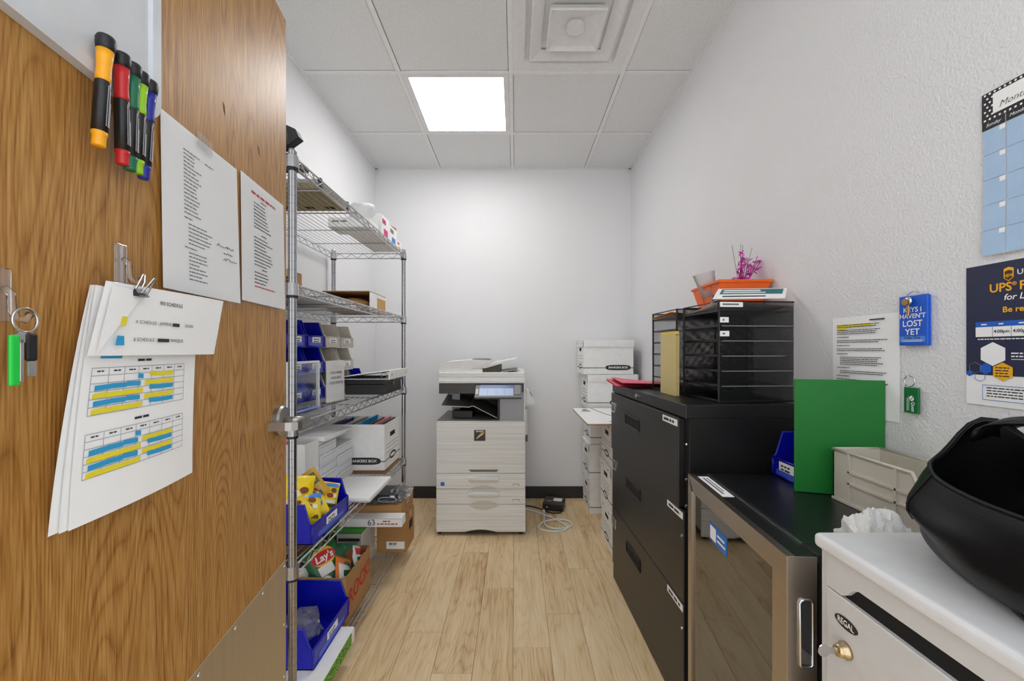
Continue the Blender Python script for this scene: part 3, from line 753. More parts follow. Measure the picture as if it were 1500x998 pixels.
# fourth shelf
z = on(1)
def bankers(label, x0, y0, z0, lid=True, L_=.375, S_=.30, H_=.262, group=None, contents=False, stripe=True):
    o = T('storage_box', label, 'box', (x0+L_/2, y0+S_/2, z0), 0, group, world=True)
    x1, y1 = x0+L_, y0+S_; t = .004; top = z0+H_-(.012 if lid else 0)
    lines_m = mat('box_stripe', (110, 114, 128), .7)
    g = G().box(x0, x1, y0, y1, z0, z0+t)
    g.box(x0, x1, y0, y0+t, z0+t, top); g.box(x0, x1, y1-t, y1, z0+t, top); g.box(x0, x0+t, y0+t, y1-t, z0+t, top); g.box(x1-t, x1, y0+t, y1-t, z0+t, top)
    body = P('body', g, 'white', o)
    e = .0007
    if stripe: P('stripe', G().box(x0, x1, y0-e, y0, z0+.045, z0+.051), lines_m, body)
    cx_ = x1-.115
    oval = [(cx_+.095*math.copysign(abs(math.cos(a))**.5, math.cos(a)), y0-e*1.5, z0+.05+.020*math.copysign(abs(math.sin(a))**.7, math.sin(a))) for a in [2*math.pi*k/24 for k in range(24)]]
    P('logo_plate', G().prism(oval, (0, e, 0)), mat('logo_black', (44, 44, 48), .6), body)
    text('BANKERS BOX', .021, body, (cx_, y0-e*2.2, z0+.05), 'white', fat=.02, wide=1.05)
    ym = (y0+y1)/2
    for xs, sg in ((x0, -1), (x1, 1)):
        def bx(a0, a1, c0, c1, m, nm):
            return P(nm, G().box(*( (xs-e, xs) if sg < 0 else (xs, xs+e)), a0, a1, c0, c1), m, body)
        bx(ym-.045, ym+.045, z0+H_*.66, z0+H_*.76, 'dark', 'hand_hole')
        for fz in (.52, .44, .34): bx(ym-.11, ym+.11, z0+H_*fz, z0+H_*fz+.002, lines_m, 'ruled_line')
        bx(y0, y1, z0+.045, z0+.051, lines_m, 'stripe')
        ov = [(xs+sg*e*1.2, ym+.06*math.cos(a), z0+.055+.021*math.sin(a)) for a in [2*math.pi*k/20 for k in range(20)]]
        P('logo_oval', G().prism(ov, (sg*e*.6, 0, 0)), mat('logo_black', (44, 44, 48), .6), body)
        P('logo_inset', G().prism([(xs+sg*e*2, ym+(p[1]-ym)*.72, z0+.055+(p[2]-z0-.055)*.45) for p in ov], (sg*e*.5, 0, 0)), 'white', body)
    if lid:
        w = .006
        g = G().box(x0-w, x1+w, y0-w, y1+w, z0+H_-.008, z0+H_-.002, .001, 1)
        g.box(x0-w, x1+w, y0-w, y0-w+.003, z0+H_-.055, z0+H_-.008); g.box(x0-w, x1+w, y1+w-.003, y1+w, z0+H_-.055, z0+H_-.008)
        g.box(x0-w, x0-w+.003, y0-w, y1+w, z0+H_-.055, z0+H_-.008); g.box(x1+w-.003, x1+w, y0-w, y1+w, z0+H_-.055, z0+H_-.008)
        ld = P('lid', g, 'white', o)
        P('lid_slot', G().box(x0-w-.0006, x0-w, y0+.05, y0+.09, z0+H_-.030, z0+H_-.026), 'ink', ld)
        P('lid_slot', G().box(x0-w-.0006, x0-w, y1-.09, y1-.05, z0+H_-.030, z0+H_-.026), 'ink', ld)
    return o
bm_ = T('cardboard_mat', 'folded brown corrugated cardboard under the open file box', 'cardboard', (-.9, 2.33, z), 0, world=True)
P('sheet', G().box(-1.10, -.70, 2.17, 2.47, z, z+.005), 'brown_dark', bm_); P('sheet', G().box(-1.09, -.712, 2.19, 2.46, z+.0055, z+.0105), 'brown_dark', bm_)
zf = z+.0112
fb = bankers('white file storage box without lid, stuffed with folders, fourth shelf', -1.10, 2.20, zf, lid=False, L_=.385, S_=.285, H_=.25)
for k, (nm, c, xx, hh, tilt) in enumerate((('brown', (120, 84, 52), -1.04, .238, .03), ('navy', (40, 52, 120), -1.00, .246, .05), ('cream', (214, 206, 186), -.945, .247, .07), ('brown', (96, 72, 52), -.915, .245, .06),
        ('white', (225, 226, 228), -.885, .250, .07), ('bright blue', (28, 150, 208), -.855, .262, .08), ('brown', (88, 66, 50), -.815, .245, .07), ('pink', (238, 150, 166), -.775, .255, .08), ('dark', (60, 50, 44), -.745, .246, .02))):
    nm2 = {0: 'far-left brown', 3: 'brown, middle', 6: 'brown, between blue and pink'}.get(k, nm)
    S('hanging_folder', f'{nm2} hanging folder in the open file box', 'folder', G().prism([(xx-tilt*.4, 2.21, zf+.012), (xx+.004-tilt*.4, 2.21, zf+.012), (xx+.006+tilt*.1, 2.21, zf+hh), (xx-.004+tilt*.1, 2.21, zf+hh)], (0, .262, 0)), mat('folder_%s%d' % (nm.replace(' ', '_'), k), c, .7), 'hanging folders in the file box', origin=(xx, 2.34, zf+.012))
# magazine file, reams, loose sheets
mf = T('magazine_file', 'white upright magazine file holding papers on the fourth shelf', 'magazine file', (-1.0, 1.76, z), 0, world=True)
mx0, mx1, my0, my1, mh = -1.115, -.888, 1.70, 1.818, .268
g = G().box(mx0, mx1, my0, my0+.003, z, z+mh).box(mx0, mx1, my1-.003, my1, z, z+mh).box(mx1-.003, mx1, my0+.003, my1-.003, z, z+mh).box(mx0, mx0+.003, my0+.003, my1-.003, z, z+mh).box(mx0+.003, mx1-.003, my0+.003, my1-.003, z, z+.003)
P('case', g, 'white', mf)
P('papers', G().box(mx0+.01, mx1-.012, my0+.01, my0+.075, z+.003, z+mh-.012), mat('paper_block', (226, 222, 212), .8), mf)
P('pink_tab', G().box(-.99, -.945, my0+.006, my0+.0095, z+mh-.03, z+mh+.012), mat('pink_card', (240, 90, 150), .6), mf)
for c_, (y0, y1) in enumerate(((1.825, 2.000), (2.006, 2.190))):
    for k in range(5 - c_):
        x1 = -.888 + (.006 if (k+c_) % 2 else 0)
        o = T('paper_ream', f"white wrapped paper ream, {['nearer', 'farther'][c_]} stack, {['bottom', 'second up', 'third up', 'fourth up', 'top'][k]}", 'paper ream', (-1.0, (y0+y1)/2, z+k*.0465), 0, 'paper reams on the fourth shelf', world=True)
        P('wrapper', G().box(x1-.235, x1, y0+.002*(k % 2), y1-.003*((k+1) % 2), z+k*.0465+.0004, z+k*.0465+.0458, .003, 2), mat('ream_wrap', (232, 233, 236), .5, var=(40, .04)), o)
        P('seam', G().box(x1, x1+.0006, y0+.01, y1-.012, z+k*.0465+.034, z+k*.0465+.0355), mat('seam_grey', (150, 152, 158), .6), o)
zr = z+5*.0465+.001
lpp = T('loose_papers', 'thick pile of loose white papers in a folder on top of the reams', 'papers', (-1.0, 1.95, zr), 0, world=True)
def wav(x0, x1, y0, y1, zz, th, sd):
    g = G()
    def top(u, v): return zz+th+.010*math.sin(u*2.2+sd)*v+.006*math.sin(v*3+sd)
    g.grid(10, 10, lambda u, v: (x0+(x1-x0)*u, y0+(y1-y0)*v, top(u, v)))
    g.grid(10, 1, lambda u, v: (x0+(x1-x0)*u, y0, zz+(top(u, 0)-zz)*v)); g.grid(10, 1, lambda u, v: (x0+(x1-x0)*u, y1, zz+(top(u, 1)-zz)*v))
    g.grid(10, 1, lambda u, v: (x1, y0+(y1-y0)*u, zz+(top(1, u)-zz)*v)); g.grid(10, 1, lambda u, v: (x0, y0+(y1-y0)*u, zz+(top(0, u)-zz)*v))
    return g
P('sheets', wav(-1.12, -.895, 1.83, 2.13, zr, .012, 1), 'paper', lpp)
P('folder', wav(-1.13, -.865, 1.825, 2.15, zr+.022, .014, 1.4), 'paper', lpp)
P('blue_sheet', wav(-1.10, -.90, 1.82, 1.95, zr+.018, .002, 1), mat('pale_blue_paper', (150, 190, 214), .7), lpp)
wpb = T('writing_pad', 'flat white pad overhanging the fourth shelf edge before the file box', 'pad', (-.76, 1.9, z), 0, world=True)
P('backing', G().box(-.87, -.638, 1.765, 2.075, z, z+.006, .001, 1), mat('pad_grey', (200, 202, 206), .7), wpb)
P('sheets', G().box(-.868, -.640, 1.767, 2.073, z+.0065, z+.019, .001, 1), 'paper', wpb)
# candy packets in the upper blue bin
def pillow(u, v, w, h, t): return (1-abs(u)**2.6)**.8*(1-abs(v)**6)*t
def packet(name, label, loc, rot, w, h, t, base, prints, group, words=None, parent_cat='packet', band=None):
    o = T(name, label, parent_cat, loc, 0, group, rot=rot)
    g = G()
    nu, nv = 10, 14
    for sgn in (-1, 1):
        g.grid(nu, nv, lambda u, v: ((u*2-1)*w/2*(1-.05*math.sin(v*math.pi)), sgn*(pillow(u*2-1, v*2-1, w, h, t) + .0006*math.sin(v*50)*(1-abs(u*2-1))), (v*2-1)*h/2))
    P('pouch', g, base, o, True)
    def onb(x, z_, d=.0012): return Vector((x, -pillow(min(1, abs(2*x/w)), min(1, abs(2*z_/h)), w, h, t)-d, z_))
    for s in (-1, 1):
        zz = s*h/2
        P('crimp', G().box(-w/2, w/2, -.0008, .0008, min(zz, zz-s*.008), max(zz, zz-s*.008)), base, o)
    for i, (kind, cx_, cz, rx, rz_, m_) in enumerate(prints):
        g = G()
        if kind == 'e':
            n = 20; rings = [[onb(cx_+rx*q*math.cos(2*math.pi*k/n), cz+rz_*q*math.sin(2*math.pi*k/n), .0012+.0003*i) for k in range(n)] for q in (.02, .35, .7, 1)]
            vs = [[g.bm.verts.new(p) for p in rg] for rg in rings]
            for A, B in zip(vs, vs[1:]):
                for k in range(n): g.bm.faces.new((A[k], A[(k+1) % n], B[(k+1) % n], B[k]))
        else:
            g.grid(6, 6, lambda u, v: onb(cx_+rx*(2*u-1), cz+rz_*(2*v-1), .0012+.0003*i))
        P('printed_patch', g, m_, o, True)
    if words:
        s, size, cx_, cz, m_ = words
        text(s, size, o, (cx_, 0, cz), m_, fat=.02, shear=.15, warp=lambda p: onb(p.x, p.z, .0045))
    return o
YEL = mat('yellow_foil', (246, 214, 30), .3); BRN = mat('choc_print', (128, 70, 34), .5); GLD = mat('gold_foil', (206, 160, 40), .3); SKY = mat('blue_foil', (66, 140, 224), .3)
GRNF = mat('green_foil', (22, 96, 52), .28); REDF = mat('red_foil', (206, 40, 36), .3); ORF = mat('orange_foil', (238, 120, 28), .3); WHF = mat('white_foil', (232, 232, 228), .3); OLV = mat('olive_print', (92, 88, 44), .4)
CG = 'candy packets in the blue bin'
zc = z+.012
NUT = lambda dx, dz, k=1.0: [('e', dx-.015*k, dz+.010*k, .013*k, .010*k, BRN), ('e', dx+.012*k, dz+.014*k, .012*k, .009*k, BRN), ('e', dx, dz-.006*k, .013*k, .009*k, mat('choc_red', (150, 60, 40), .5)), ('e', dx+.020*k, dz-.006*k, .008*k, .007*k, WHF)]
BAND = [('r', 0, -.036, .036, .006, OLV), ('r', -.005, -.024, .028, .006, WHF)]
for lab, loc, rot, w, h_, t, base, pr in (
  ('gold candy packet standing tilted against the bin rim', (-.775, 1.555, zc+.138), (R(-14), R(-32), R(30)), .066, .118, .010, GLD, [('r', 0, .022, .022, .022, OLV), ('r', 0, .022, .014, .012, GLD), ('r', -.006, -.038, .014, .010, OLV)]),
  ('yellow candy packet with blue top lying in front of the bin', (-.752, 1.448, zc+.086), (R(-38), R(12), R(42)), .105, .115, .017, YEL, [('r', 0, .046, .052, .011, SKY)] + NUT(0, .008, 1.2) + BAND),
  ('yellow candy packet leaning on the far side of the bin', (-.738, 1.590, zc+.080), (R(-26), R(20), R(42)), .078, .108, .014, YEL, NUT(0, .006) + [('r', 0, .040, .03, .007, SKY)] + BAND),
  ('yellow candy packet with brown print at the near end of the bin', (-.790, 1.455, zc+.135), (R(-20), R(10), R(34)), .11, .13, .016, YEL, NUT(.005, -.006, 1.3) + BAND),
  ('yellow candy packet with white lettering patch in the middle of the bin', (-.768, 1.520, zc+.072), (R(-48), R(-12), R(36)), .10, .11, .016, YEL, [('r', .0, .026, .036, .010, WHF), ('r', 0, .026, .026, .005, SKY)] + NUT(0, -.008)),
  ('small yellow candy packet squeezed between the gold packet and the rim', (-.765, 1.525, zc+.100), (R(-50), R(22), R(50)), .075, .095, .014, YEL, NUT(-.006, .012, .8) + [('r', 0, -.03, .028, .008, SKY)]),
  ('yellow candy packet with a white strip by the bin near corner', (-.765, 1.408, zc+.100), (R(-35), R(-20), R(60)), .09, .11, .014, YEL, NUT(0, 0, .9) + [('r', 0, .038, .034, .007, WHF)]),
  ('yellow candy packet lying flat at the bottom of the bin', (-.800, 1.50, zc+.028), (R(-84), R(4), R(88)), .12, .11, .014, YEL, NUT(0, 0, 1.2))):
    packet('candy_packet', lab, loc, rot, w, h_, t, base, pr, CG)
# bottom shelf
z = on(0)
gb = T('turf_box', 'flat white box with green grass-print side under the lower blue bin', 'box', (-.80, 1.43, z), 0, world=True)
P('body', G().box(-.96, -.640, 1.27, 1.60, z, .137, .0015, 1), 'white', gb)
m, nt, b = nodes_of('grass_print'); vt = nt.nodes.new('ShaderNodeTexVoronoi'); vt.inputs['Scale'].default_value = 160
tcn = nt.nodes.new('ShaderNodeTexCoord'); nt.links.new(tcn.outputs['Object'], vt.inputs['Vector'])
rp = ramp(nt, [(.1, (216, 238, 150)), (.35, (120, 190, 50)), (.6, (60, 140, 30)), (.9, (30, 86, 20))]); nt.links.new(vt.outputs['Distance'], rp.inputs[0]); nt.links.new(rp.outputs[0], b.inputs['Base Color'])
P('grass_print', G().box(-.640, -.6392, 1.272, 1.572, z+.002, .131), m, gb)
P('white_corner', G().box(-.640, -.6388, 1.572, 1.599, z+.002, .131), 'white', gb)
pbg = T('plastic_bag', 'crumpled clear plastic bag inside the lower blue hopper bin', 'bag', (-.80, 1.50, .15), 0, world=True)
P('film', G().blob((-.82, 1.51, .190), (.085, .10, .045), 3, .40, 2.2, 8, zmin=.1475), 'film', pbg)
sb = T('snack_carton', 'open brown carton with red lettering, filled with snack bags, bottom shelf', 'box', (-.88, 1.80, z), 0, world=True)
x0, x1, y0, y1, h = -1.06, -.706, 1.675, 1.958, .205
P('bottom', G().box(x0, x1, y0, y1, z, z+.004), 'brown', sb)
def torn(a, b_, n, zt, axis, c, sd):
    rr = random.Random(sd); pts = [(a, 0)] + [(a+(b_-a)*i/n, zt+rr.uniform(-.005, .003)) for i in range(n+1)] + [(b_, 0)]
    pts = [(p, z if i in (0, len(pts)-1) else q) for i, (p, q) in enumerate(pts)]
    if axis == 'y': return G().prism([(c, p, q) for p, q in pts], (-.004, 0, 0))
    return G().prism([(p, c, q) for p, q in pts], (0, .004, 0))
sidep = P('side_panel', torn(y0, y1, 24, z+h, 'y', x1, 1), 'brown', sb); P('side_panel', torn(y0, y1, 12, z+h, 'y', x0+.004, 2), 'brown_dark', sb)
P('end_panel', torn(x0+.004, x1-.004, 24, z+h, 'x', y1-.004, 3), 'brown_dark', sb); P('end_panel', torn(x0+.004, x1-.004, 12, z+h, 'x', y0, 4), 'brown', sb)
text('ROCK!', .095, sidep, (x1+.001, 1.825, z+.105), 'red_ink', AISLE, fat=.018, name='red_lettering', roll=R(6), wide=.85, shear=.1)
SG = 'snack bags in the open carton'
LAB = [('green chip bag with red and yellow round logo on top of the carton', (-.83, 1.765, z+.212), (R(-38), R(-14), R(48)), .15, .19, .024, GRNF,
        [('e', 0, .035, .048, .042, mat('sun_yellow', (244, 190, 40), .4)), ('e', 0, .032, .052, .026, REDF), ('r', -.01, -.02, .030, .020, WHF), ('e', -.03, -.062, .022, .020, WHF), ('e', .035, -.06, .02, .016, mat('chip_tan', (226, 190, 110), .4))], ("Lay's", .040, 0, .030, 'white')),
       ('dark green snack bag tucked behind the orange one', (-.775, 1.86, z+.185), (R(-30), R(20), R(60)), .13, .15, .02, GRNF, [('e', 0, .01, .03, .03, BRN)], None),
       ('orange snack bag with white band in the carton', (-.755, 1.765, z+.170), (R(-28), R(35), R(70)), .11, .14, .02, ORF, [('r', 0, -.02, .045, .016, WHF), ('e', 0, .03, .025, .018, GRNF)], None),
       ('white and red snack bag at the far side of the carton', (-.745, 1.90, z+.175), (R(-35), R(30), R(75)), .09, .12, .018, WHF, [('r', 0, .02, .03, .016, REDF), ('r', 0, -.02, .03, .012, GRNF)], None),
       ('black and white snack bag at the near end of the carton', (-.93, 1.72, z+.185), (R(-30), R(10), R(30)), .12, .15, .02, mat('black_foil', (40, 40, 44), .3), [('r', 0, 0, .04, .03, WHF)], None),
       ('white snack bag with green stripe by the lettered panel', (-.745, 1.755, z+.160), (R(-20), R(30), R(80)), .09, .12, .018, WHF, [('r', 0, .015, .03, .012, GRNF)], None)]
for lab, loc, rot, w, h_, t, base, pr, wd in LAB:
    packet('snack_bag', lab, loc, rot, w, h_, t, base, pr, SG, wd)
bf = S('filler_snack_bag', 'silver snack bag at the bottom of the open carton', 'packet', G().blob((-.87, 1.82, z+.075), (.15, .11, .068), 3, .10, 3, 2), mat('silver_foil', (150, 150, 152), .3, .6), origin=(-.87, 1.82, z+.006))
gw = T('printed_carton', 'small carton with green top and black band behind the snack carton', 'box', (-.86, 2.17, z), 0, world=True)
P('body', G().box(-.925, -.797, 2.085, 2.285, z, z+.200, .001, 1), mat('carton_grey_white', (206, 205, 204), .7), gw)
P('green_lid', G().box(-1.0, -.797, 2.085, 2.285, z+.2005, z+.208), mat('lid_green', (60, 150, 50), .6), gw)
P('dark_side', G().box(-1.0, -.926, 2.087, 2.285, z, z+.2), mat('dark_green_card', (46, 60, 52), .7), gw)
P('black_band', G().box(-.918, -.806, 2.0842, 2.085, z+.162, z+.178), 'ink', gw)
P('print', fine_print(G(), -.885, -.81, z+.145, .012, 4, .006, 5, .2, y=2.0842), 'ink', gw, kind='stuff')
for k in range(7):
    P('diagonal_stripe', G().prism([(-.797, 2.09+.028*k, z+.06), (-.797, 2.094+.028*k, z+.06), (-.797, 2.114+.028*k, z+.19), (-.797, 2.110+.028*k, z+.19)], (.0006, 0, 0)), 'grey_ink', gw)
bx1 = carton('cardboard_carton', 'lower brown carton with white shipping label at the far end, bottom shelf', -.79, -.622, 2.295, 2.474, z, z+.205)
P('shipping_label', G().box(-.735, -.632, 2.2942, 2.295, z+.02, z+.062), 'paper', bx1)
P('label_print', fine_print(G(), -.72, -.67, z+.055, .008, 2, .005, 5, .2, y=2.2938), 'ink', bx1, kind='stuff')
P('hand_hole', G().box(-.622, -.6214, 2.36, 2.43, z+.10, z+.15), 'dark', bx1)
zz = z+.212
wlc = T('long_carton', 'long flat white carton with red printing and handwritten number', 'box', (-.76, 2.18, zz), 0, world=True)
P('body', G().box(-.935, -.604, 2.140, 2.215, zz, zz+.047, .0015, 1), 'white', wlc)
P('lid_edge', G().box(-.935, -.604, 2.1392, 2.14, zz+.044, zz+.0455), 'grey_ink', wlc)
text('63', .044, wlc, (-.765, 2.139, zz+.023), 'ink', roll=R(6), name='handwriting')
P('red_print', fine_print(fine_print(G(), -.705, -.665, zz+.034, .01, 1, .0065, 3, .02, y=2.1392), -.735, -.625, zz+.020, .01, 1, .0065, 4, .02, y=2.1392), 'red_ink', wlc, kind='stuff')
bx2 = carton('cardboard_carton', 'upper brown carton under the plastic wrap at the far end, bottom shelf', -.92, -.628, 2.222, 2.474, zz, zz+.082)
P('curved_seam', G().tube([(-.6275, 2.33+.03*math.cos(a*.35), zz+.04+.03*math.sin(a*.35)) for a in range(10)], .0008, 5), 'ink', bx2)
pw = T('wrapped_device', 'dark device wrapped in clear crumpled plastic on the upper brown carton', 'device', (-.74, 2.33, zz+.083), 0, world=True)
P('body', G().box(-.86, -.66, 2.25, 2.43, zz+.084, zz+.128, .010, 3), mat('device_slate', (44, 48, 58), .4), pw)
P('screen_ring', G().tube([(-.715+.05*math.copysign(abs(math.cos(a*.2618))**.6, math.cos(a*.2618)), 2.2475, zz+.106+.013*math.sin(a*.2618)) for a in range(24)], .0024, 6, True), mat('pale_ring', (190, 200, 214), .3), pw)
P('film_skirt', G().blob((-.76, 2.262, zz+.094), (.10, .03, .012), 3, .5, 3.0, 4, zmin=zz+.0835), 'film', pw)
P('tag', G().box(-.70, -.675, 2.2488, 2.2496, zz+.118, zz+.128), 'paper', pw)
P('film', G().blob((-.665, 2.35, zz+.112), (.055, .10, .046), 4, .42, 3.0, 11, zmin=zz+.0835), 'film', pw)
# ================================================================ COPIER against the back wall
cp = T('copier', 'large white multifunction copier with striped front panels by the back wall', 'copier', (-.23, 2.98, 0), 0, world=True)
YC = 2.68
def cx(px): return (px-755)/590*YC
def cz(py): return 1.235-(py-513)/590*YC
xl, xr = -.527, .066
P('base', G().box(xl+.004, xr-.004, YC+.012, 3.27, .022, .05, .004), 'black', cp)
for x in (xl+.02, xr-.03):
    for y in (YC+.03, 3.22):
        P('caster', G().cyl((x-.012, y, .02), (x+.012, y, .02), .019, seg=16).box(x-.014, x+.014, y-.01, y+.01, .02, .04), 'black', cp)
P('cabinet', G().box(xl+.003, xr-.003, YC+.012, 3.27, .05, .765, .004), 'copier', cp)
def drawer(name, z0, z1, y0=YC):
    return P(name, G().box(xl, xr, y0, YC+.012, z0+.0015, z1-.0015, .003, 2), 'copier_grain', cp)
def arch(g, z0, h, w, cxx, up=True, y0=YC-.0025, d=.004):
    n = 12; pts = [(cxx-w/2+w*i/n, y0, z0+h*math.sin(math.pi*i/n)**.8) for i in range(n+1)]
    return g.prism(pts, (0, d, 0))
cxm = (xl+xr)/2 + .02
d3 = drawer('paper_drawer', .022, .208); d2 = drawer('paper_drawer', .208, .309); d1 = drawer('paper_drawer', .309, .413); d0 = drawer('front_cover', .413, .763)
P('base_arch', arch(G(), .022, .018, .22, cxm-.02), 'black', d3)
P('grip_recess', arch(G(), .200, -.028, .20, cxm), mat('recess_warm', (214, 210, 200), .5), d3)
for d, z0, z1 in ((d2, .208, .309), (d1, .309, .413)):
    hz = z0 + .062
    g = G().box(cxm-.105, cxm+.105, YC-.022, YC+.001, hz, hz+.026, .006, 3)
    hnd = P('handle', g, 'copier', d, True)
    P('handle_underside', G().prism([(cxm-.104, YC-.018, hz), (cxm+.104, YC-.018, hz), (cxm+.085, YC, hz-.022), (cxm-.085, YC, hz-.022)], (0, .004, 0)), 'copier', d)
    P('grip_recess', arch(G(), z0+.001, .024, .19, cxm, y0=YC-.0012, d=.001), mat('recess_warm', (214, 210, 200), .5), d)
    P('size_window', G().box(xr-.082, xr-.040, YC-.001, YC, z0+.022, z0+.036), mat('window_grey', (150, 150, 150), .4), d)
    P('size_window_card', G().box(xr-.078, xr-.044, YC-.0016, YC-.001, z0+.022, z0+.032), 'copier', d)
P('blue_sticker', G().box(cx(645.5), cx(651), YC-.001, YC, cz(712), cz(706.5)), mat('sticker_blue', (20, 110, 214), .5), d1)
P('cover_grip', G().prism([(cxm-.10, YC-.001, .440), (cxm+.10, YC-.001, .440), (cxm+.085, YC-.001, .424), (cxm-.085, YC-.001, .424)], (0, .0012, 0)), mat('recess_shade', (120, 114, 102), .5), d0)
lg = P('logo_plate', G().box(cx(694.5), cx(711), YC-.0015, YC, cz(646), cz(630)), mat('logo_brown', (52, 44, 38), .4), d0)
lx, lz = cx(702.7), cz(638)
text('SHARP', .017, lg, (lx, YC-.0022, lz+.027), 'white', fat=.02)
for k, a in enumerate((0, .55, 1.1)):
    pts = [(lx-.022+.050*t+.004*k, YC-.0024, lz-.024+.008*k+.034*math.sin(t*1.4)) for t in (0, .25, .5, .75, 1.0)]
    P('logo_swoosh', G().tube(pts, [.0012, .003, .0036, .003, .0008], 5), mat('logo_gold', (222, 176, 84), .35, .4) if k else 'white', lg)
# middle section with the output cavity
zc0, zc1 = .763, 1.020
P('tray_floor', G().prism([(xl+.004, YC+.004, zc0), (cx(732), YC+.004, zc0), (cx(732), YC+.004, zc0+.006), (xl+.004, YC+.004, zc0+.004)], (0, .45, 0)), mat('tray_grey', (112, 110, 106), .4), cp)
P('back_section', G().box(xl+.10, xr-.006, 3.05, 3.27, zc0, zc1, .003), 'copier_dark', cp)
P('cavity_lining', G().box(xl+.09, cx(733), 3.03, 3.05, zc0, zc1), mat('cavity_grey', (46, 45, 44), .6), cp)
P('left_column', G().box(cx(656), cx(668), 2.86, 3.05, zc0, zc1), 'silver', cp)
P('right_column', G().box(cx(732), xr-.008, YC+.002, 3.06, zc0+.004, cz(575), .003), 'silver', cp)
P('right_frame', G().box(xr-.010, xr, YC-.002, 3.27, zc0, zc1, .002), 'copier', cp)
P('front_lip', G().box(cx(732), xr-.004, YC-.002, YC+.02, zc0-.002, zc0+.008, .002), mat('lip_silver', (170, 170, 170), .4), cp)
P('inner_wall', G().box(cx(729), cx(733), YC+.01, 3.05, zc0, zc1), 'black', cp)
# paper exit tray, a bent sheet
def tray(u, v):
    x = cx(645)+(cx(728)-cx(645))*u; y = 2.70+.28*v
    zz = .862 - .02*u if u < .52 else (.862-.0104+.012*min(1, (u-.52)/.04) - .085*max(0, (u-.56))/.44)
    return (x, y, zz+.05*v*(1-u*.4))
P('exit_tray', G().grid(24, 4, tray), mat('exit_tray_grey', (92, 90, 88), .4), cp, mods=None)
P('exit_tray_edge', G().tube([tray(u/24, 0) for u in range(25)], .0022, 5), 'white_metal', cp)
P('tray_support', G().box(cx(660), cx(690), 2.75, 2.95, zc0+.01, zc0+.055), 'black', cp)
# head: dark fascia, control panel, scanner, document feeder
P('fascia', G().box(xl+.018, xr-.008, YC+.01, 3.1, cz(577), cz(561), .002), 'copier_dark', cp)
P('fascia_gloss', G().box(xl+.018, cx(696), YC+.002, YC+.01, cz(577), cz(561), .002), mat('fascia_brown', (66, 62, 58), .35), cp)
P('head_rail', G().box(xl+.014, xr, YC-.002, 3.27, cz(561.5), cz(557.5), .002), 'copier', cp)
pan = P('control_panel', G().prism([(cx(697), YC-.085, cz(583)+.012), (cx(697), YC-.085, cz(583)+.004), (cx(697), YC+.01, cz(578)), (cx(697), YC+.01, cz(565)+.01)], (cx(764)-cx(697), 0, 0)), mat('panel_grey', (92, 92, 94), .4), cp, label='tilted grey control panel with pale blue touch screen')
# its sloping top face: from (YC-.085, low) to (YC+.01, high)
A = Vector((0, YC-.085, cz(583)+.012)); Bv = Vector((0, YC+.01, cz(565)+.01))
def face(u0, u1, t0, t1, lift):
    n = Vector((0, -(Bv.z-A.z), (Bv.y-A.y))).normalized()*lift
    pts = []
    for u, t in ((u0, t0), (u1, t0), (u1, t1), (u0, t1)):
        p = A+(Bv-A)*t + n; pts.append((u, p.y, p.z))
    return pts
P('touch_screen', G().prism(face(cx(703), cx(752), .12, .92, .0005), (0, -.0008, .0012)), mat('screen_blue', (150, 172, 206), .3, emit=.05), pan)
P('screen_header', G().prism(face(cx(703), cx(752), .66, .92, .0018), (0, -.0003, .0005)), mat('screen_navy', (70, 92, 140), .2, emit=.1), pan)
for u in (715, 727, 739): P('screen_divider', G().prism(face(cx(u), cx(u)+.002, .15, .62, .0018), (0, -.0003, .0005)), mat('screen_line', (96, 118, 160), .3), pan)
P('button_block', G().prism(face(cx(754), cx(762), .2, .9, .0005), (0, -.002, .003)), mat('button_dark', (120, 120, 124), .4), pan)
P('button_block', G().prism(face(cx(698), cx(701.5), .2, .6, .0005), (0, -.002, .003)), mat('button_grey', (190, 190, 192), .4), pan)
P('panel_front', G().box(cx(697.5), cx(763.5), YC-.088, YC-.084, cz(583)+.002, cz(583)+.013, .001), 'copier_dark', pan)
P('scanner_body', G().box(xl+.016, xr-.003, YC+.01, 3.26, cz(557.5), cz(553), .002), 'copier', cp)
P('scanner_gap', G().box(xl+.02, xr-.007, YC+.016, 3.25, cz(554.5), cz(550)), mat('gap_grey', (150, 148, 146), .6), cp)
P('scanner_lid', G().box(xl+.014, xr-.003, YC+.01, 3.26, cz(553), cz(546), .004, 3), 'copier', cp)
# document feeder: rounded body on the left, raised input tray on the right
n = 16
prof = [(xl+.014, cz(545.5)), (xl+.012, cz(541)), (xl+.014, cz(534.5)), (xl+.05, cz(530.5)), (cx(690), cz(527.5)), (cx(717), cz(528.5)), (cx(717), cz(534)), (cx(705), cz(537)), (cx(680), cz(543.5)), (cx(660), cz(545))]
P('feeder_body', G().prism([(x, YC+.03, z_) for x, z_ in prof], (0, .42, 0)), 'copier', cp)
P('feeder_tray', G().prism([(cx(690), YC+.04, cz(539)), (cx(712), YC+.04, cz(534.5)), (cx(735), YC+.04, cz(529.5)), (cx(757), YC+.04, cz(525.2)), (cx(757), YC+.04, cz(527)), (cx(735), YC+.04, cz(533)), (cx(712), YC+.04, cz(539.5)), (cx(690), YC+.04, cz(542))], (0, .40, 0)), 'copier', cp)
P('feeder_throat', G().prism([(cx(705), YC+.045, cz(547)), (cx(705), YC+.045, cz(541)), (cx(732), YC+.045, cz(535)), (cx(732), YC+.045, cz(546.5))], (0, .38, 0)), mat('throat_brown', (70, 62, 44), .5), cp)
P('feeder_left', G().box(xl+.016, cx(706), YC+.032, YC+.44, cz(547), cz(541)), 'copier', cp)
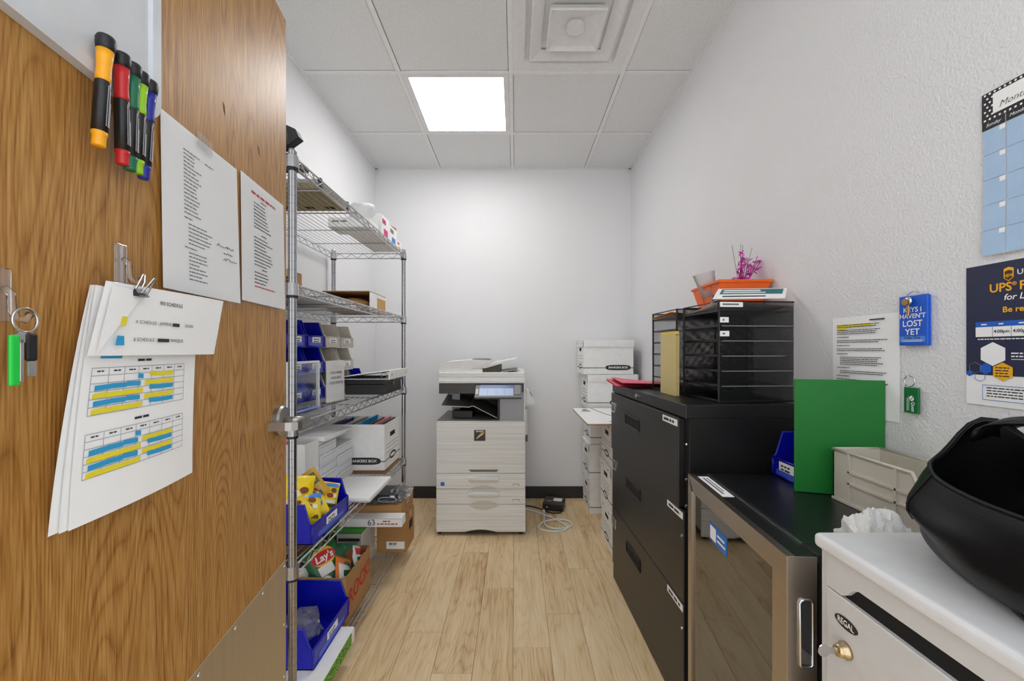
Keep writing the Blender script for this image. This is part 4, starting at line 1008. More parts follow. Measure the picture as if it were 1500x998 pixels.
P('feeder_hump', G().prism([(cx(685), YC+.10, cz(530)), (cx(690), YC+.10, cz(526.5)), (cx(714), YC+.10, cz(526.5)), (cx(717), YC+.10, cz(529))], (0, .25, 0)), mat('hump_grey', (116, 116, 114), .4), cp)
for u in (726, 741):
    P('paper_guide', G().prism([(cx(u-1.5), YC+.2, cz(530.5-(u-726)*.2)), (cx(u+1.5), YC+.2, cz(530-(u-726)*.2)), (cx(u), YC+.2, cz(526.5-(u-726)*.2))], (0, .05, 0)), 'copier', cp)
P('exit_wing', G().prism([(cx(733), YC+.05, cz(545)), (cx(758), YC+.05, cz(541.5)), (cx(758), YC+.05, cz(542.5)), (cx(733), YC+.05, cz(546.5))], (0, .35, 0)), mat('wing_grey', (170, 170, 168), .4), cp)
# side bypass tray and side panel
P('bypass_tray', G().prism([(xr, 2.80, .80+.04), (xr+.018, 2.80, .80+.05), (xr+.070, 2.80, .862), (xr+.070, 2.80, .872), (xr+.030, 2.80, .945), (xr+.015, 2.80, .945), (xr, 2.80, .935)], (0, .30, 0)), 'copier', cp, label='folded white bypass tray on the side')
P('bypass_latch', G().prism([(xr+.036, 2.82, .936), (xr+.052, 2.82, .908), (xr+.054, 2.82, .911), (xr+.038, 2.82, .939)], (0, .08, 0)), 'copier_dark', cp)
P('side_panel', G().box(xr-.003, xr+.018, 2.82, 3.15, .64, .82, .004), 'copier', cp); P('side_grip', G().box(xr-.003, xr+.022, 2.85, 2.95, .585, .64, .004), mat('grip_grey', (110, 108, 106), .5), cp)
# power adapter and cables on the floor
pa = T('power_adapter', 'black power adapter with white sticker on the floor by the copier', 'adapter', (.31, 3.16, 0), R(-14))
P('case', G().box(-.085, .075, -.085, .065, .002, .062, .010, 3), mat('adapter_black', (32, 31, 32), .45), pa)
P('sticker', G().box(-.01, .055, -.03, .03, .062, .0628), 'paper', pa); P('orange_sticker', G().box(-.06, -.018, -.05, -.02, .062, .0626), mat('sticker_rust', (176, 92, 62), .6), pa)
P('light_dot', G().lathe([(.004, 0), (.004, -.001)], (-.05, -.085, .03), 'Y', 10), 'paper', pa)
def spline(pts, n=12):
    out = []; P_ = [Vector(p) for p in pts]
    for i in range(len(P_)-1):
        a, b_, c, d = P_[max(i-1, 0)], P_[i], P_[i+1], P_[min(i+2, len(P_)-1)]
        for k in range(n):
            t = k/n; out.append(.5*((2*b_)+(c-a)*t+(2*a-5*b_+4*c-d)*t*t+(3*b_-a-3*c+d)*t**3))
    return out+[P_[-1]]
wc = T('white_cable', 'white coiled cable looped on the floor in front of the power adapter', 'cable', (.26, 2.85, 0), 0, world=True)
P('cord', G().tube(spline([(.07, 3.10, .008), (.13, 3.08, .006), (.20, 3.02, .006), (.27, 2.95, .007), (.335, 2.85, .008), (.36, 2.80, .006), (.33, 2.745, .006), (.25, 2.73, .006), (.18, 2.755, .006), (.165, 2.80, .006), (.20, 2.865, .012), (.29, 2.90, .014), (.37, 2.895, .010), (.40, 2.85, .006), (.37, 2.79, .006), (.30, 2.76, .010), (.23, 2.775, .014), (.205, 2.84, .012), (.212, 2.95, .008), (.215, 3.03, .010)]), .0066, 8), mat('white_cord', (232, 232, 230), .4), wc, True)
P('plug', G().lathe([(.006, 0), (.011, .01), (.011, .035), (.008, .045)], (.215, 3.03, .013), 'Y', 12), mat('white_cord', (232, 232, 230), .4), wc)
bc2 = S('black_cable', 'black power cable running behind the copier to the adapter', 'cable', G().tube(spline([(.05, 3.18, .006), (.12, 3.17, .006), (.20, 3.11, .006), (.26, 3.045, .006), (.31, 3.035, .006), (.345, 3.04, .006)]), .0045, 8), 'black', smooth=True, origin=(.2, 3.1, .006))

# ================================================================ STORAGE BOXES by the back wall
ordn = ['bottom', 'second', 'third', 'fourth', 'top']
xs = [.560, .556, .566, .545, .514]
for k in range(5):
    bankers(f'white lidded storage box, {ordn[k]} of the stack against the back wall', xs[k], 3.035-.003*(k % 2), k*.263+.001, group='storage boxes against the back wall')
for k in range(3):
    bankers(f'white lidded storage box, {["bottom", "middle", "top"][k]} of the nearer stack beside the filing cabinet', [.578, .572, .580][k], 2.40+.003*k, k*.263+.001, group='storage boxes beside the filing cabinet')
fl = T('flattened_box', 'flattened white cardboard box lying across the nearer storage boxes', 'cardboard', (.6, 2.7, .792), R(0), world=True)
zt = .7905
P('panel', G().box(.425, .93, 2.37, 2.995, zt+.007, zt+.012, .0005, 1), 'white', fl); P('panel', G().box(.425, .93, 2.372, 2.995, zt, zt+.0065, .0005, 1), 'brown', fl)
P('printed_mark', G().box(.47, .53, 2.84, 2.87, zt+.012, zt+.0126), 'ink', fl); P('printed_mark', G().box(.485, .52, 2.89, 2.94, zt+.012, zt+.0126), 'grey_ink', fl)
P('fold_line', G().tube([(.56, 2.98, zt+.012), (.60, 2.75, zt+.012), (.66, 2.55, zt+.012), (.70, 2.45, zt+.012)], .0025, 5), 'ink', fl)
P('printed_mark', G().box(.57, .80, 2.43, 2.445, zt+.012, zt+.0126), 'ink', fl)

# ================================================================ FILING CABINET (black, lateral)
FC = Vector((.530, 2.19, 0))
fdir = Vector((.56-.53, 1.321-2.19)).normalized()                            # along the front, far to near
# local x = far -> near, local -y = towards the aisle
FRZ = math.atan2(fdir.y, fdir.x)
FW, FD, FH = .868, .375, 1.055
fc = T('filing_cabinet', 'black three-drawer lateral filing cabinet on the right', 'filing cabinet', FC, FRZ)
P('carcass', G().box(0, FW, .012, FD, .0, FH-.022, .002, 1), 'cab', fc)
P('top', G().box(-.002, FW+.002, -.002, FD+.002, FH-.046, FH, .003, 2), 'cab', fc)
P('base', G().box(0, FW, .002, .014, 0, .085, .002, 1), 'cab', fc)
P('top_lock', G().lathe([(.009, 0), (.009, -.006), (.007, -.008)], (.40, -.002, FH-.024), 'Y', 18), 'chrome', fc)
dz = [(.088, .394), (.396, .702), (.704, 1.006)]
for k, (z0, z1) in enumerate(dz):
    dr = P('drawer', G().box(.004, FW-.036 if k == 2 else FW-.008, -.004 if k < 2 else -.010, .013, z0, z1, .003, 2), 'cab', fc)
    y = -.004 if k < 2 else -.010
    zc_ = z1-.10
    P('pull_recess', G().box(.26, .44, y-.0015, y+.001, zc_-.021, zc_+.021, .001, 1), 'dark', dr)
    P('pull_rim', G().tube([(.255, y-.002, zc_-.024), (.445, y-.002, zc_-.024), (.445, y-.002, zc_+.024), (.255, y-.002, zc_+.024)], .0025, 6, True), 'cab', dr)
    hx, hz = .055, z1-.075
    P('label_frame', G().tube([(hx-.026, y-.002, hz-.022), (hx+.026, y-.002, hz-.022), (hx+.026, y-.002, hz+.022), (hx-.026, y-.002, hz+.022)], .005, 6, True), 'chrome', dr)
    P('label_backing', G().box(hx-.022, hx+.022, y-.001, y, hz-.018, hz+.018), mat('dim_glass', (70, 72, 74), .3), dr)
    w1 = FW-.040 if k == 2 else FW-.012
    lb = P('name_label', G().box(w1-.125, w1-.002, y-.0012, y, z1-.030, z1-.008), 'paper', dr)
    P('print', fine_print(G(), w1-.112, w1-.018, z1-.0145, .01, 1, .009, k, .02, y=y-.0018), 'ink', lb, kind='stuff')
    P('rivet', G().lathe([(.0055, 0), (.0045, -.004), (.0001, -.005)], (FW-.018, .010 if k == 2 else -.004, z1-.085), 'Y', 12), 'chrome', fc)
    if k == 2:
        for zz in (z0+.10, z0+.012): P('rivet', G().lathe([(.0055, 0), (.0045, -.004), (.0001, -.005)], (FW-.018, .010, zz), 'Y', 12), 'chrome', fc)
ZT = FH + .001
# red folders
rf = T('red_folders', 'pink-red paper folders with curled edges at the far end of the filing cabinet', 'folders', (.66, 2.0, ZT), 0, world=True)
for k in range(2):
    P('folder', G().grid(14, 6, lambda u, v: (.475+.33*u+.02*k, 1.90+.235*v-.03*k-.07*(1-u)*0, ZT+.004+.010*k+.022*(1-u)**2*(v+.2)+.008*(1-v)*k)), mat('folder_red', (226, 66, 96) if k else (236, 110, 130), .6), rf, True)
    P('folder_back', G().grid(14, 6, lambda u, v: (.475+.33*u+.02*k, 1.90+.235*v-.03*k, ZT+.001+.010*k+.018*(1-u)**2*(v+.2)+.006*(1-v)*k)), mat('folder_red_dark', (196, 40, 70), .6), rf, True)
# mesh organisers
M['mesh'] = mesh_mat('black_wire_mesh', (34, 34, 36))
def organiser(label, loc, rz, tags):
    o = T('mesh_organizer', label, 'desk organizer', loc, rz, 'mesh organizers on the filing cabinet')
    w, d, h = .235, .300, .345        # local x along the front (far -> near), y into the depth
    for x in (0, w):
        P('side_panel', G().box(x-.0008, x+.0008, 0, d, 0, h), 'mesh', o)
        P('side_frame', G().tube([(x, 0, .003), (x, d, .003), (x, d, h), (x, 0, h)], .0042, 6, True), 'black', o)
    P('back_panel', G().box(0, w, d-.001, d+.001, 0, h), 'mesh', o)
    P('front_frame', G().tube([(0, 0, .003), (w, 0, .003), (w, 0, h), (0, 0, h)], .0042, 6, True), 'black', o)
    for k in range(7):
        zz = .004 + k*(h-.036)/6.0
        P('shelf', G().box(.002, w-.002, .004, d-.004, zz-.001, zz+.001), 'mesh', o)
        P('shelf_lip', G().box(.002, w-.002, .001, .005, zz-.002, zz+.005), 'black', o)
        if k in (1, 2, 3, 4, 5):
            P('side_bead', G().box(w+.0008, w+.0022, .01, d-.01 if k != 3 else d-.06, zz-.0015, zz+.0015), mat('bead_steel', (150, 150, 152), .4, .6), o)
    if tags:
        for zz, ww in tags:
            c = P('label_strip', G().box(w+.0010, w+.0020, .0, ww, zz-.009, zz+.009), 'paper', o)
            P('print', G().box(w+.0020, w+.0024, .012, ww-.015, zz-.003, zz+.003), 'grey_ink', c)
    return o
O1 = Vector((.671, 1.603, ZT)); O2 = Vector((.640, 1.872, ZT))
orz = R(-90+5)
organiser('black wire mesh letter organizer with white label strips, nearer the camera', O1, orz, ((.335, .085), (.282, .034), (.235, .036)))
organiser('black wire mesh letter organizer standing behind the labelled one', O2, R(-90+4), None)
def in_org(root_loc, rz, x, y, z): return root_loc + Matrix.Rotation(rz, 3, 'Z') @ Vector((x, y, z))
for k, (lvl, c, lab) in enumerate(((6, (236, 170, 70), 'orange and white papers curling out of the far organizer top tray'),)):
    o = T('tray_papers', lab, 'papers', in_org(O2, R(-86), .12, .1, .316), R(-86))
    P('sheet', G().grid(8, 8, lambda u, v: (-.10+.2*u, -.118+.28*v, .006+.014*(1-v)**2*u)), mat('tray_orange', c, .7), o, True)
    P('sheet', G().grid(8, 8, lambda u, v: (-.105+.2*u, -.11+.28*v, .003+.004*(1-v)**2*u)), 'paper', o, True)
o = T('tray_papers', 'white papers curling up in the near organizer top tray', 'papers', in_org(O1, orz, .12, .1, .316), orz)
P('sheet', G().grid(8, 8, lambda u, v: (-.105+.21*u, -.108+.28*v, .004+.03*u**2*(1-v*.6))), 'paper', o, True)
# tan wallet folder standing in front of the far organiser
ef = T('expanding_wallet', 'tan cardboard file wallet standing upright in front of the mesh organizers', 'folder', (.628, 1.63, ZT), R(-88))
P('back_cover', G().box(-.075, .075, .0, .002, 0, .25, .0005, 1), mat('buff_card', (214, 196, 138), .7), ef)
P('front_cover', G().box(-.073, .074, -.012, -.010, 0, .242, .0005, 1), mat('buff_card', (214, 196, 138), .7), ef)
P('gusset', G().box(.066, .0735, -.010, 0, .002, .236), mat('buff_dark', (190, 170, 110), .7), ef)
P('yellow_lip', G().box(-.074, .074, -.011, .001, .240, .252, .001, 1), mat('yellow_card', (232, 206, 90), .7), ef)
# orange basket with cups and tinsel spray
ZO = ZT + .3505
ob = T('orange_basket', 'orange plastic basket on top of the mesh organizers', 'basket', (.86, 1.62, ZO), R(-2))
g = G(); tp, bt, hh = (.095, .12), (.075, .098), .086
def loop(hw, hd, z_): return [(-hw, -hd, z_), (hw, -hd, z_), (hw, hd, z_), (-hw, hd, z_)]
for (a, c) in ((loop(bt[0], bt[1], 0), loop(tp[0], tp[1], hh)),):
    for k in range(4): 
        p0, p1, q1, q0 = a[k], a[(k+1) % 4], c[(k+1) % 4], c[k]
        if k == 3:    # left side with a hand hole
            def L2(u, v): return tuple(Vector(p0).lerp(Vector(p1), u).lerp(Vector(q0).lerp(Vector(q1), u), v))
            for (u0, u1, v0, v1) in ((0, .3, 0, 1), (.7, 1, 0, 1), (.3, .7, 0, .45), (.3, .7, .82, 1)):
                g.poly([L2(u0, v0), L2(u1, v0), L2(u1, v1), L2(u0, v1)])
        else: g.poly([p0, p1, q1, q0])
    g.poly(a)
bk = P('tub', g, 'orange', ob)
sm = bk.modifiers.new('thick', 'SOLIDIFY'); sm.thickness = .003
P('rim', G().tube([(x*1.03, y*1.03, z_) for x, y, z_ in loop(tp[0], tp[1], hh)], .006, 6, True), 'orange', ob)
P('blue_label', G().box(-.092, -.0905, -.10, -.055, .012, .042), mat('label_navy', (50, 60, 130), .5), ob)
pc = T('plastic_cup', 'clear plastic tumbler lying in the orange basket', 'cup', (.80, 1.66, ZO+.06), 0, world=True)
P('cup_wall', G().lathe([(.026, 0), (.042, .10), (.044, .103)], (0, 0, 0), 'Z', 24).xf(Matrix.Translation((.80, 1.66, ZO+.045)) @ Matrix.Rotation(R(-14), 4, 'Y')), 'frost', pc, True)
pc2 = T('plastic_cup', 'smaller frosted cup lying beside the clear tumbler in the basket', 'cup', (.86, 1.63, ZO+.05), 0, world=True)
P('cup_wall', G().lathe([(.016, 0), (.026, .05), (.027, .052)], (0, 0, 0), 'Z', 24).xf(Matrix.Translation((.845, 1.63, ZO+.05)) @ Matrix.Rotation(R(30), 4, 'Y')), 'frost', pc2, True)
tn = T('tinsel_spray', 'sparkling pink and purple tinsel spray with thin wires in the orange basket', 'decoration', (.90, 1.60, ZO+.07), 0, world=True)
rt = random.Random(11)
g = G(); base = Vector((.895, 1.60, ZO+.05)); leaves = G()
def spark(g, c, r):
    for q in range(3):
        d = Vector((rt.uniform(-1, 1), rt.uniform(-1, 1), rt.uniform(-1, 1))).normalized(); e_ = d.orthogonal().normalized()*r*.35
        g.poly([c-d*r, c+e_, c+d*r, c-e_])
wires = []
for k in range(9):
    tip = base + Vector((rt.uniform(-.02, .075), rt.uniform(-.04, .03), rt.uniform(.10, .15)))
    mid = base.lerp(tip, .5) + Vector((rt.uniform(-.01, .01), 0, 0)); wires.append((base, mid, tip))
    P('tinsel_stem', G().tube([base, mid, tip], .0012, 5), mat('tinsel_purple', (150, 50, 150), .3, .5), tn)
    for t in [i/11 for i in range(3, 12)]:
        c = base.lerp(tip, t); spark(leaves, c + Vector((rt.uniform(-.012, .012), rt.uniform(-.012, .012), rt.uniform(-.008, .008))), rt.uniform(.008, .016))
for k in range(90): spark(leaves, base + Vector((rt.gauss(.0, .018), rt.gauss(0, .016), rt.uniform(.03, .065))), rt.uniform(.008, .015))
P('foil_leaves', leaves, mat('tinsel_foil', (226, 60, 186), .25, .15), tn, kind='stuff')
for dx, hh_ in ((-.035, .195), (.0, .20), (.008, .195), (.045, .185)):
    P('thin_wire', G().cyl(base, base+Vector((dx, 0, hh_)), .0009, seg=5), mat('wire_grey', (110, 110, 114), .4, .6), tn)
# teal leaflet leaning on the basket
tl = T('teal_leaflet', 'teal and white printed leaflet leaning on top of the near organizer', 'leaflet', (.79, 1.37, ZO), 0, world=True)
a, b_, c, d = Vector((.672, 1.372, ZO+.004)), Vector((.905, 1.350, ZO+.004)), Vector((.952, 1.412, ZO+.046)), Vector((.722, 1.432, ZO+.046))
nrm = (b_-a).cross(d-a).normalized()
def pq(u, v): return a + (b_-a)*u + (d-a)*v
P('card', G().prism([a, b_, c, d], nrm*-.003), 'white', tl)
P('teal_print', G().prism([pq(.06, .42), pq(.94, .42), pq(.94, .92), pq(.06, .92)], nrm*.0006), mat('teal_ink', (24, 108, 118), .5), tl)
P('print', G().prism([pq(.10, .70), pq(.62, .70), pq(.62, .80), pq(.10, .80)], nrm*.0012), 'paper', tl)
P('print', G().prism([pq(.10, .52), pq(.70, .52), pq(.70, .60), pq(.10, .60)], nrm*.0012), 'paper', tl)
P('print', G().prism([pq(.12, .14), pq(.72, .14), pq(.72, .24), pq(.12, .24)], nrm*.0008), 'ink', tl)

# ================================================================ BEVERAGE FRIDGE
FA = Vector((.541, 1.262, 0)); fd2 = Vector((.509-.541, .757-1.262)).normalized(); BRZ = math.atan2(fd2.y, fd2.x)
BWID, BDEP, BHT = .506, .43, .85
fr = T('beverage_fridge', 'black under-counter beverage fridge with stainless framed glass door', 'fridge', FA, BRZ)
g = G().box(0, BWID, .058, .066, .02, .06).box(0, .02, .058, BDEP-.05, .02, BHT-.012).box(BWID-.02, BWID, .058, BDEP-.05, .02, BHT-.012).box(0, BWID, BDEP-.07, BDEP-.05, .02, BHT-.012).box(0, BWID, .058, BDEP-.05, .02, .06)
P('cabinet', g, 'black', fr)
P('top_panel', G().box(0, BWID-.006, .062, BDEP-.045, BHT-.030, BHT, .004, 2), mat('fridge_top', (24, 25, 27), .30, bump=(600, .05)), fr)
P('hinge_cover', G().box(BWID-.05, BWID, .055, .085, BHT-.016, BHT+.002, .003), 'black', fr)
P('top_groove', G().box(.004, BWID-.03, .056, .061, BHT-.006, BHT+.0005), 'chrome', fr)
SS = mat('stainless', (190, 180, 168), .30, 1, var=(60, .05), stretch=(.05, 1, 1))
fw = .046; z0, z1 = .035, BHT-.002; th = .055
def mitre(p):  # p: polygon in (x,z)
    return G().prism([(x, 0, z_) for x, z_ in p], (0, .016, 0))
dr = P('door_body', G().box(0, BWID, .016, th, z0, z0+fw).box(0, BWID, .016, th, z1-fw, z1).box(0, fw, .016, th, z0, z1).box(BWID-fw, BWID, .016, th, z0, z1), mat('door_black', (30, 29, 30), .3), fr)
P('door_frame', mitre([(0, z1), (BWID, z1), (BWID-fw, z1-fw), (fw, z1-fw)]), SS, fr); P('door_frame', mitre([(0, z0), (BWID, z0), (BWID-fw, z0+fw), (fw, z0+fw)]), SS, fr)
P('door_frame', mitre([(0, z0), (0, z1), (fw*.62, z1-fw), (fw*.62, z0+fw)]), SS, fr); P('door_frame', mitre([(BWID, z0), (BWID, z1), (BWID-fw, z1-fw), (BWID-fw, z0+fw)]), SS, fr)
P('door_edge', G().box(BWID, BWID+.0015, .0005, th, z0, z1, .0005, 1), SS, fr)
GL = clear_mat('tinted_glass', (120, 106, 92), gloss=.20, rough=.03)
P('glass_pane', G().box(fw*.5, BWID-fw*.9, .006, .010, z0+fw*.9, z1-fw*.9), GL, fr)
hz0, hz1 = .642, .768
hp = P('handle_recess', G().box(BWID+.0016, BWID+.0022, .024, .044, hz0, hz1), mat('recess_grey', (70, 70, 72), .35, .5), fr)
P('handle_ring', G().tube([(BWID+.003, .023, hz0+.006), (BWID+.003, .0255, hz0+.0015), (BWID+.003, .030, hz0), (BWID+.003, .039, hz0), (BWID+.003, .0435, hz0+.0015), (BWID+.003, .046, hz0+.006), (BWID+.003, .046, hz1-.006), (BWID+.003, .0435, hz1-.0015), (BWID+.003, .039, hz1), (BWID+.003, .030, hz1), (BWID+.003, .0255, hz1-.0015), (BWID+.003, .023, hz1-.006)], .0028, 8, True), 'chrome', hp, True)
P('handle_scoop', G().prism([(BWID+.0022, .022, hz0+.006), (BWID+.0022, .044, hz0+.006), (BWID+.0022, .044, hz0+.022), (BWID+.0022, .022, hz0+.040)], (.001, 0, 0)), 'chrome', hp)
for zz in (.20, .36, .52, .68):
    g = G()
    for k in range(12): g.cyl((.025+k*(BWID-.05)/11, .07, zz), (.025+k*(BWID-.05)/11, BDEP-.075, zz), .0018, seg=5)
    g.cyl((.02, .075, zz), (BWID-.02, .075, zz), .003, seg=6); g.cyl((.02, BDEP-.08, zz), (BWID-.02, BDEP-.08, zz), .003, seg=6)
    P('wire_shelf', g, 'wire', fr, kind='stuff')
ls = P('notice_strip', G().box(.03, .20, .018, .048, z1, z1+.0008), 'paper', fr)
P('print', G().box(.045, .18, .026, .032, z1+.0008, z1+.0011).box(.045, .16, .036, .040, z1+.0008, z1+.0011), 'grey_ink', ls)
st_ = P('blue_sticker', G().box(.150, .250, .0045, .006, .715, .762), mat('sticker_blue2', (24, 110, 200), .4), fr)
P('white_square', G().box(.156, .190, .0038, .0045, .721, .756), 'paper', st_); P('print', G().box(.198, .240, .0040, .0045, .742, .747).box(.198, .244, .0040, .0045, .728, .733), 'paper', st_)
for k in range(3):
    bt_ = T('water_bottle', f'{["first", "second", "third"][k]} water bottle from the hinge side behind the fridge glass', 'bottle', FA + Matrix.Rotation(BRZ, 3, 'Z') @ Vector((.33+.055*k, .16, .364)), 0, 'bottles in the fridge')
    P('bottle_body', G().lathe([(.024, 0), (.026, .004), (.026, .085), (.023, .10), (.011, .125), (.011, .132)], seg=14), 'film', bt_, True)
    P('bottle_cap', G().lathe([(.0125, .132), (.0125, .146)], seg=12), 'white', bt_); P('bottle_label', G().lathe([(.0264, .045), (.0264, .08)], seg=14), mat('bottle_label', (214, 190, 120), .5), bt_)
ZF = BHT + .0012
bin_('small_parts_bin', 'small blue hopper bin with white typed label on the fridge top', (.800, 1.187, ZF), R(-90), .128, .150, .128, .052, 'blue_bin', None, slope=.2)
gb2 = bin_('stone_bin', 'long stone-beige plastic bin on the fridge top beside the wall', (.886, .778, ZF), 0, .122, .268, .128, .045, 'grey_bin', None, tag=False, slope=.22, rib=True)
gf = T('green_folders', 'pair of bright green pocket folders standing upright on the fridge', 'folders', (.86, 1.07, ZF), math.atan2(1.045-1.098, .953-.763))
for k in range(2):
    g = G().box(-.100+.004*k, .100-.003*k, -.003+.006*k, -.001+.006*k, 0, .305-.002*k, .0005, 1)
    P('folder', g, 'green', gf)
P('folder_fold', G().cyl((-.100, .001, .0), (-.100, .001, .304), .004, seg=10), 'green', gf)
ts = T('crumpled_tissue', 'crumpled white tissue on the fridge next to the console', 'tissue', (.71, .80, ZF), 0, world=True)
rr = random.Random(5)
def crump(u, v):
    x, y = (u-.5)*.112, (v-.5)*.075
    n1 = noise.noise(Vector((x*46, y*48, 1))); n2 = noise.noise(Vector((x*95, y*92, 4)))
    e_ = max(0, 1-((u-.5)*2)**2)*max(0, 1-((v-.5)*2)**2)
    return (.715+x+.012*n2, .795+y+.014*n1, ZF+.003+.054*e_**.6*(1+.75*n1)+.022*abs(n2))
P('sheet', G().grid(34, 22, crump), mat('tissue_white', (238, 238, 236), .8), ts)
P('sheet', G().grid(20, 14, lambda u, v: (.742+(u-.5)*.075, .80+(v-.5)*.05+.010*math.sin(u*9), ZF+.005+.065*max(0, math.sin(u*3.0))*(.5+.5*v)+.012*math.sin(v*8+u*7))), mat('tissue_white', (238, 238, 236), .8), ts)

# ================================================================ SHREDDING CONSOLE (cream) with black bag
sc = T('shredding_console', 'cream locked paper-shredding console with slot in the near right corner', 'console', (.535, .711, 0), R(-90))
CW, CD, CH = .45, .40, .914
P('carcass', G().box(.002, CW, .014, CD, .02, CH-.024, .002, 1), 'cream', sc)
P('plinth', G().box(.02, CW-.02, .03, CD-.02, 0, .02), 'black', sc)
P('top', G().box(-.004, CW+.004, -.008, CD+.004, CH-.025, CH, .009, 4), 'cream_top', sc)
P('side_stile', G().box(.002, .016, .004, .014, .02, CH-.025, .001, 1), 'cream', sc)
# upper fascia with the raised slot cut-out, and the lower door
zs = .832
pts = [(.018, zs), (.050, zs), (.060, zs+.006), (.072, zs+.020), (.084, zs+.026), (CW-.07, zs+.026), (CW-.058, zs+.020), (CW-.046, zs+.006), (CW-.036, zs), (CW-.004, zs), (CW-.004, CH-.026), (.018, CH-.026)]
P('fascia', G().prism([(x, .0, z_) for x, z_ in pts], (0, .012, 0)), 'cream', sc)
P('paper_slot', G().box(.05, CW-.045, .008, .013, zs-.004, zs+.028), 'dark', sc)
dd = P('door', G().box(.018, CW-.004, 0, .012, .03, zs-.003, .0015, 1), 'cream', sc)
ov = [(.060+.0225*math.cos(2*math.pi*k/28), -.0012, zs-.040+.0095*math.sin(2*math.pi*k/28)) for k in range(28)]
bd2 = P('badge', G().prism(ov, (0, .0012, 0)), mat('badge_black', (40, 36, 34), .4), dd)
text('REGAL', .0135, bd2, (.060, -.0018, zs-.040), 'white', fat=.01, wide=.80)
lk = P('lock', G().lathe([(.0135, 0), (.0135, -.004), (.011, -.007), (.010, -.012), (.0085, -.016)], (.060, 0, zs-.083), 'Y', 24), mat('nickel_gold', (196, 176, 140), .25, 1), dd, True)
P('key', G().box(.0595, .0605, -.028, -.012, zs-.088, zs-.078).lathe([(.0001, -.0006), (.010, -.0006), (.010, .0006), (.0001, .0006)], (.060, -.036, zs-.083), 'X', 16), 'chrome', lk)

# black hobo bag
hb = T('leather_bag', 'black leather hobo bag slouching open on the cream console', 'bag', (.73, .45, CH+.001), 0, world=True)
BC = Vector((.708, .46))
def bagpt(u, v):
    a = 2*math.pi*u; ca, sa = math.cos(a), math.sin(a)          # sa=+1: far end (+Y), ca=-1: aisle side
    far = max(0, sa); near = max(0, -sa)
    rim = 1.040 + .018*abs(sa)**2 + .068*max(0, math.cos(abs((a+math.pi) % (2*math.pi) - math.pi) - R(68)))**14 + .020*max(0, ca)**2
    lev = [(0, .085, .155, CH+.003), (.10, .112, .190, CH+.010), (.30, .140, .215, CH+.045), (.55, .142, .220, CH+.080), (.8, .132, .210, None), (1.0, .122, .196, None)]
    kk = [(p[1], p[2], p[3] if p[3] is not None else (CH+.080+(rim-CH-.080)*.55 if p[0] < .9 else rim)) for p in lev]
    ts = [p[0] for p in lev]; i = max(q for q in range(len(ts)-1) if v >= ts[q]-1e-9)
    t = (v-ts[i])/(ts[i+1]-ts[i]); q0, q1, q2, q3 = kk[max(i-1, 0)], kk[i], kk[i+1], kk[min(i+2, len(kk)-1)]
    A_, B_, Z_ = (.5*(2*b+(c-a_)*t+(2*a_-5*b+4*c-d)*t*t+(3*b-a_-3*c+d)*t**3) for a_, b, c, d in zip(q0, q1, q2, q3))
    k = 1 + .030*math.sin(a*4+v*7)*v*(1-v)*3 - .05*math.exp(-((v-.42-.08*math.sin(a*2))/.10)**2)*(.5+.5*math.sin(a*3+1)) + .05*noise.noise(Vector((ca*2.2, sa*2.2, v*3.1)))*min(1, v*4)*(1-v*.6)
    return (BC.x+A_*ca*k, BC.y+B_*sa*k, Z_)
g = G(); g.grid(72, 40, bagpt, closed_u=True)
g.poly([bagpt(i/72, 0) for i in range(72)])
bmesh.ops.remove_doubles(g.bm, verts=g.bm.verts[:], dist=1e-5)
shell = P('shell', g, 'leather', hb, True)
mo = shell.modifiers.new('thick', 'SOLIDIFY'); mo.thickness = .004; mo.offset = -1
P('rim_binding', G().tube([bagpt(i/56, 1) for i in range(56)], .0032, 6, True), 'leather', hb, True)
P('seam', G().tube([Vector(bagpt(.37, v/12))+Vector((-.0015, 0, 0)) for v in range(5, 13)], .0014, 5), 'dark', hb)
P('front_pocket', G().tube([Vector(bagpt(u, .62+.12*math.cos((u-.58)*16)))+Vector((-.002, 0, 0)) for u in [.52+.12*i/12 for i in range(13)]], .0016, 5), 'dark', hb)
# wide strap from the far end over to the near end
def strap(u, v):
    a = math.pi*u
    y = BC.y + .178*math.cos(a); zz = 1.100 + .046*math.sin(a)**.5
    w = .052 if .12 < u < .88 else .052+.016*(1-min(u, 1-u)/.12)
    return (BC.x + .045 + (v-.5)*w, y, zz - .010*abs(v-.5)*2)
sg = P('strap', G().grid(28, 4, strap), 'leather', hb, True); mo = sg.modifiers.new('thick', 'SOLIDIFY'); mo.thickness = .004
P('care_tag', G().poly([(BC.x+.085, .425, 1.00), (BC.x+.075, .385, 1.00), (BC.x+.082, .385, 1.045), (BC.x+.092, .425, 1.045)]), 'paper', hb)
P('charm', G().tube([(.612+.008*math.cos(k*.63), .508+.008*math.sin(k*.63), CH+.012) for k in range(10)], .003, 6, True).tube([(.612, .50, CH+.010), (.606, .485, CH+.007), (.600, .47, CH+.006)], .005, 6), 'black', hb)

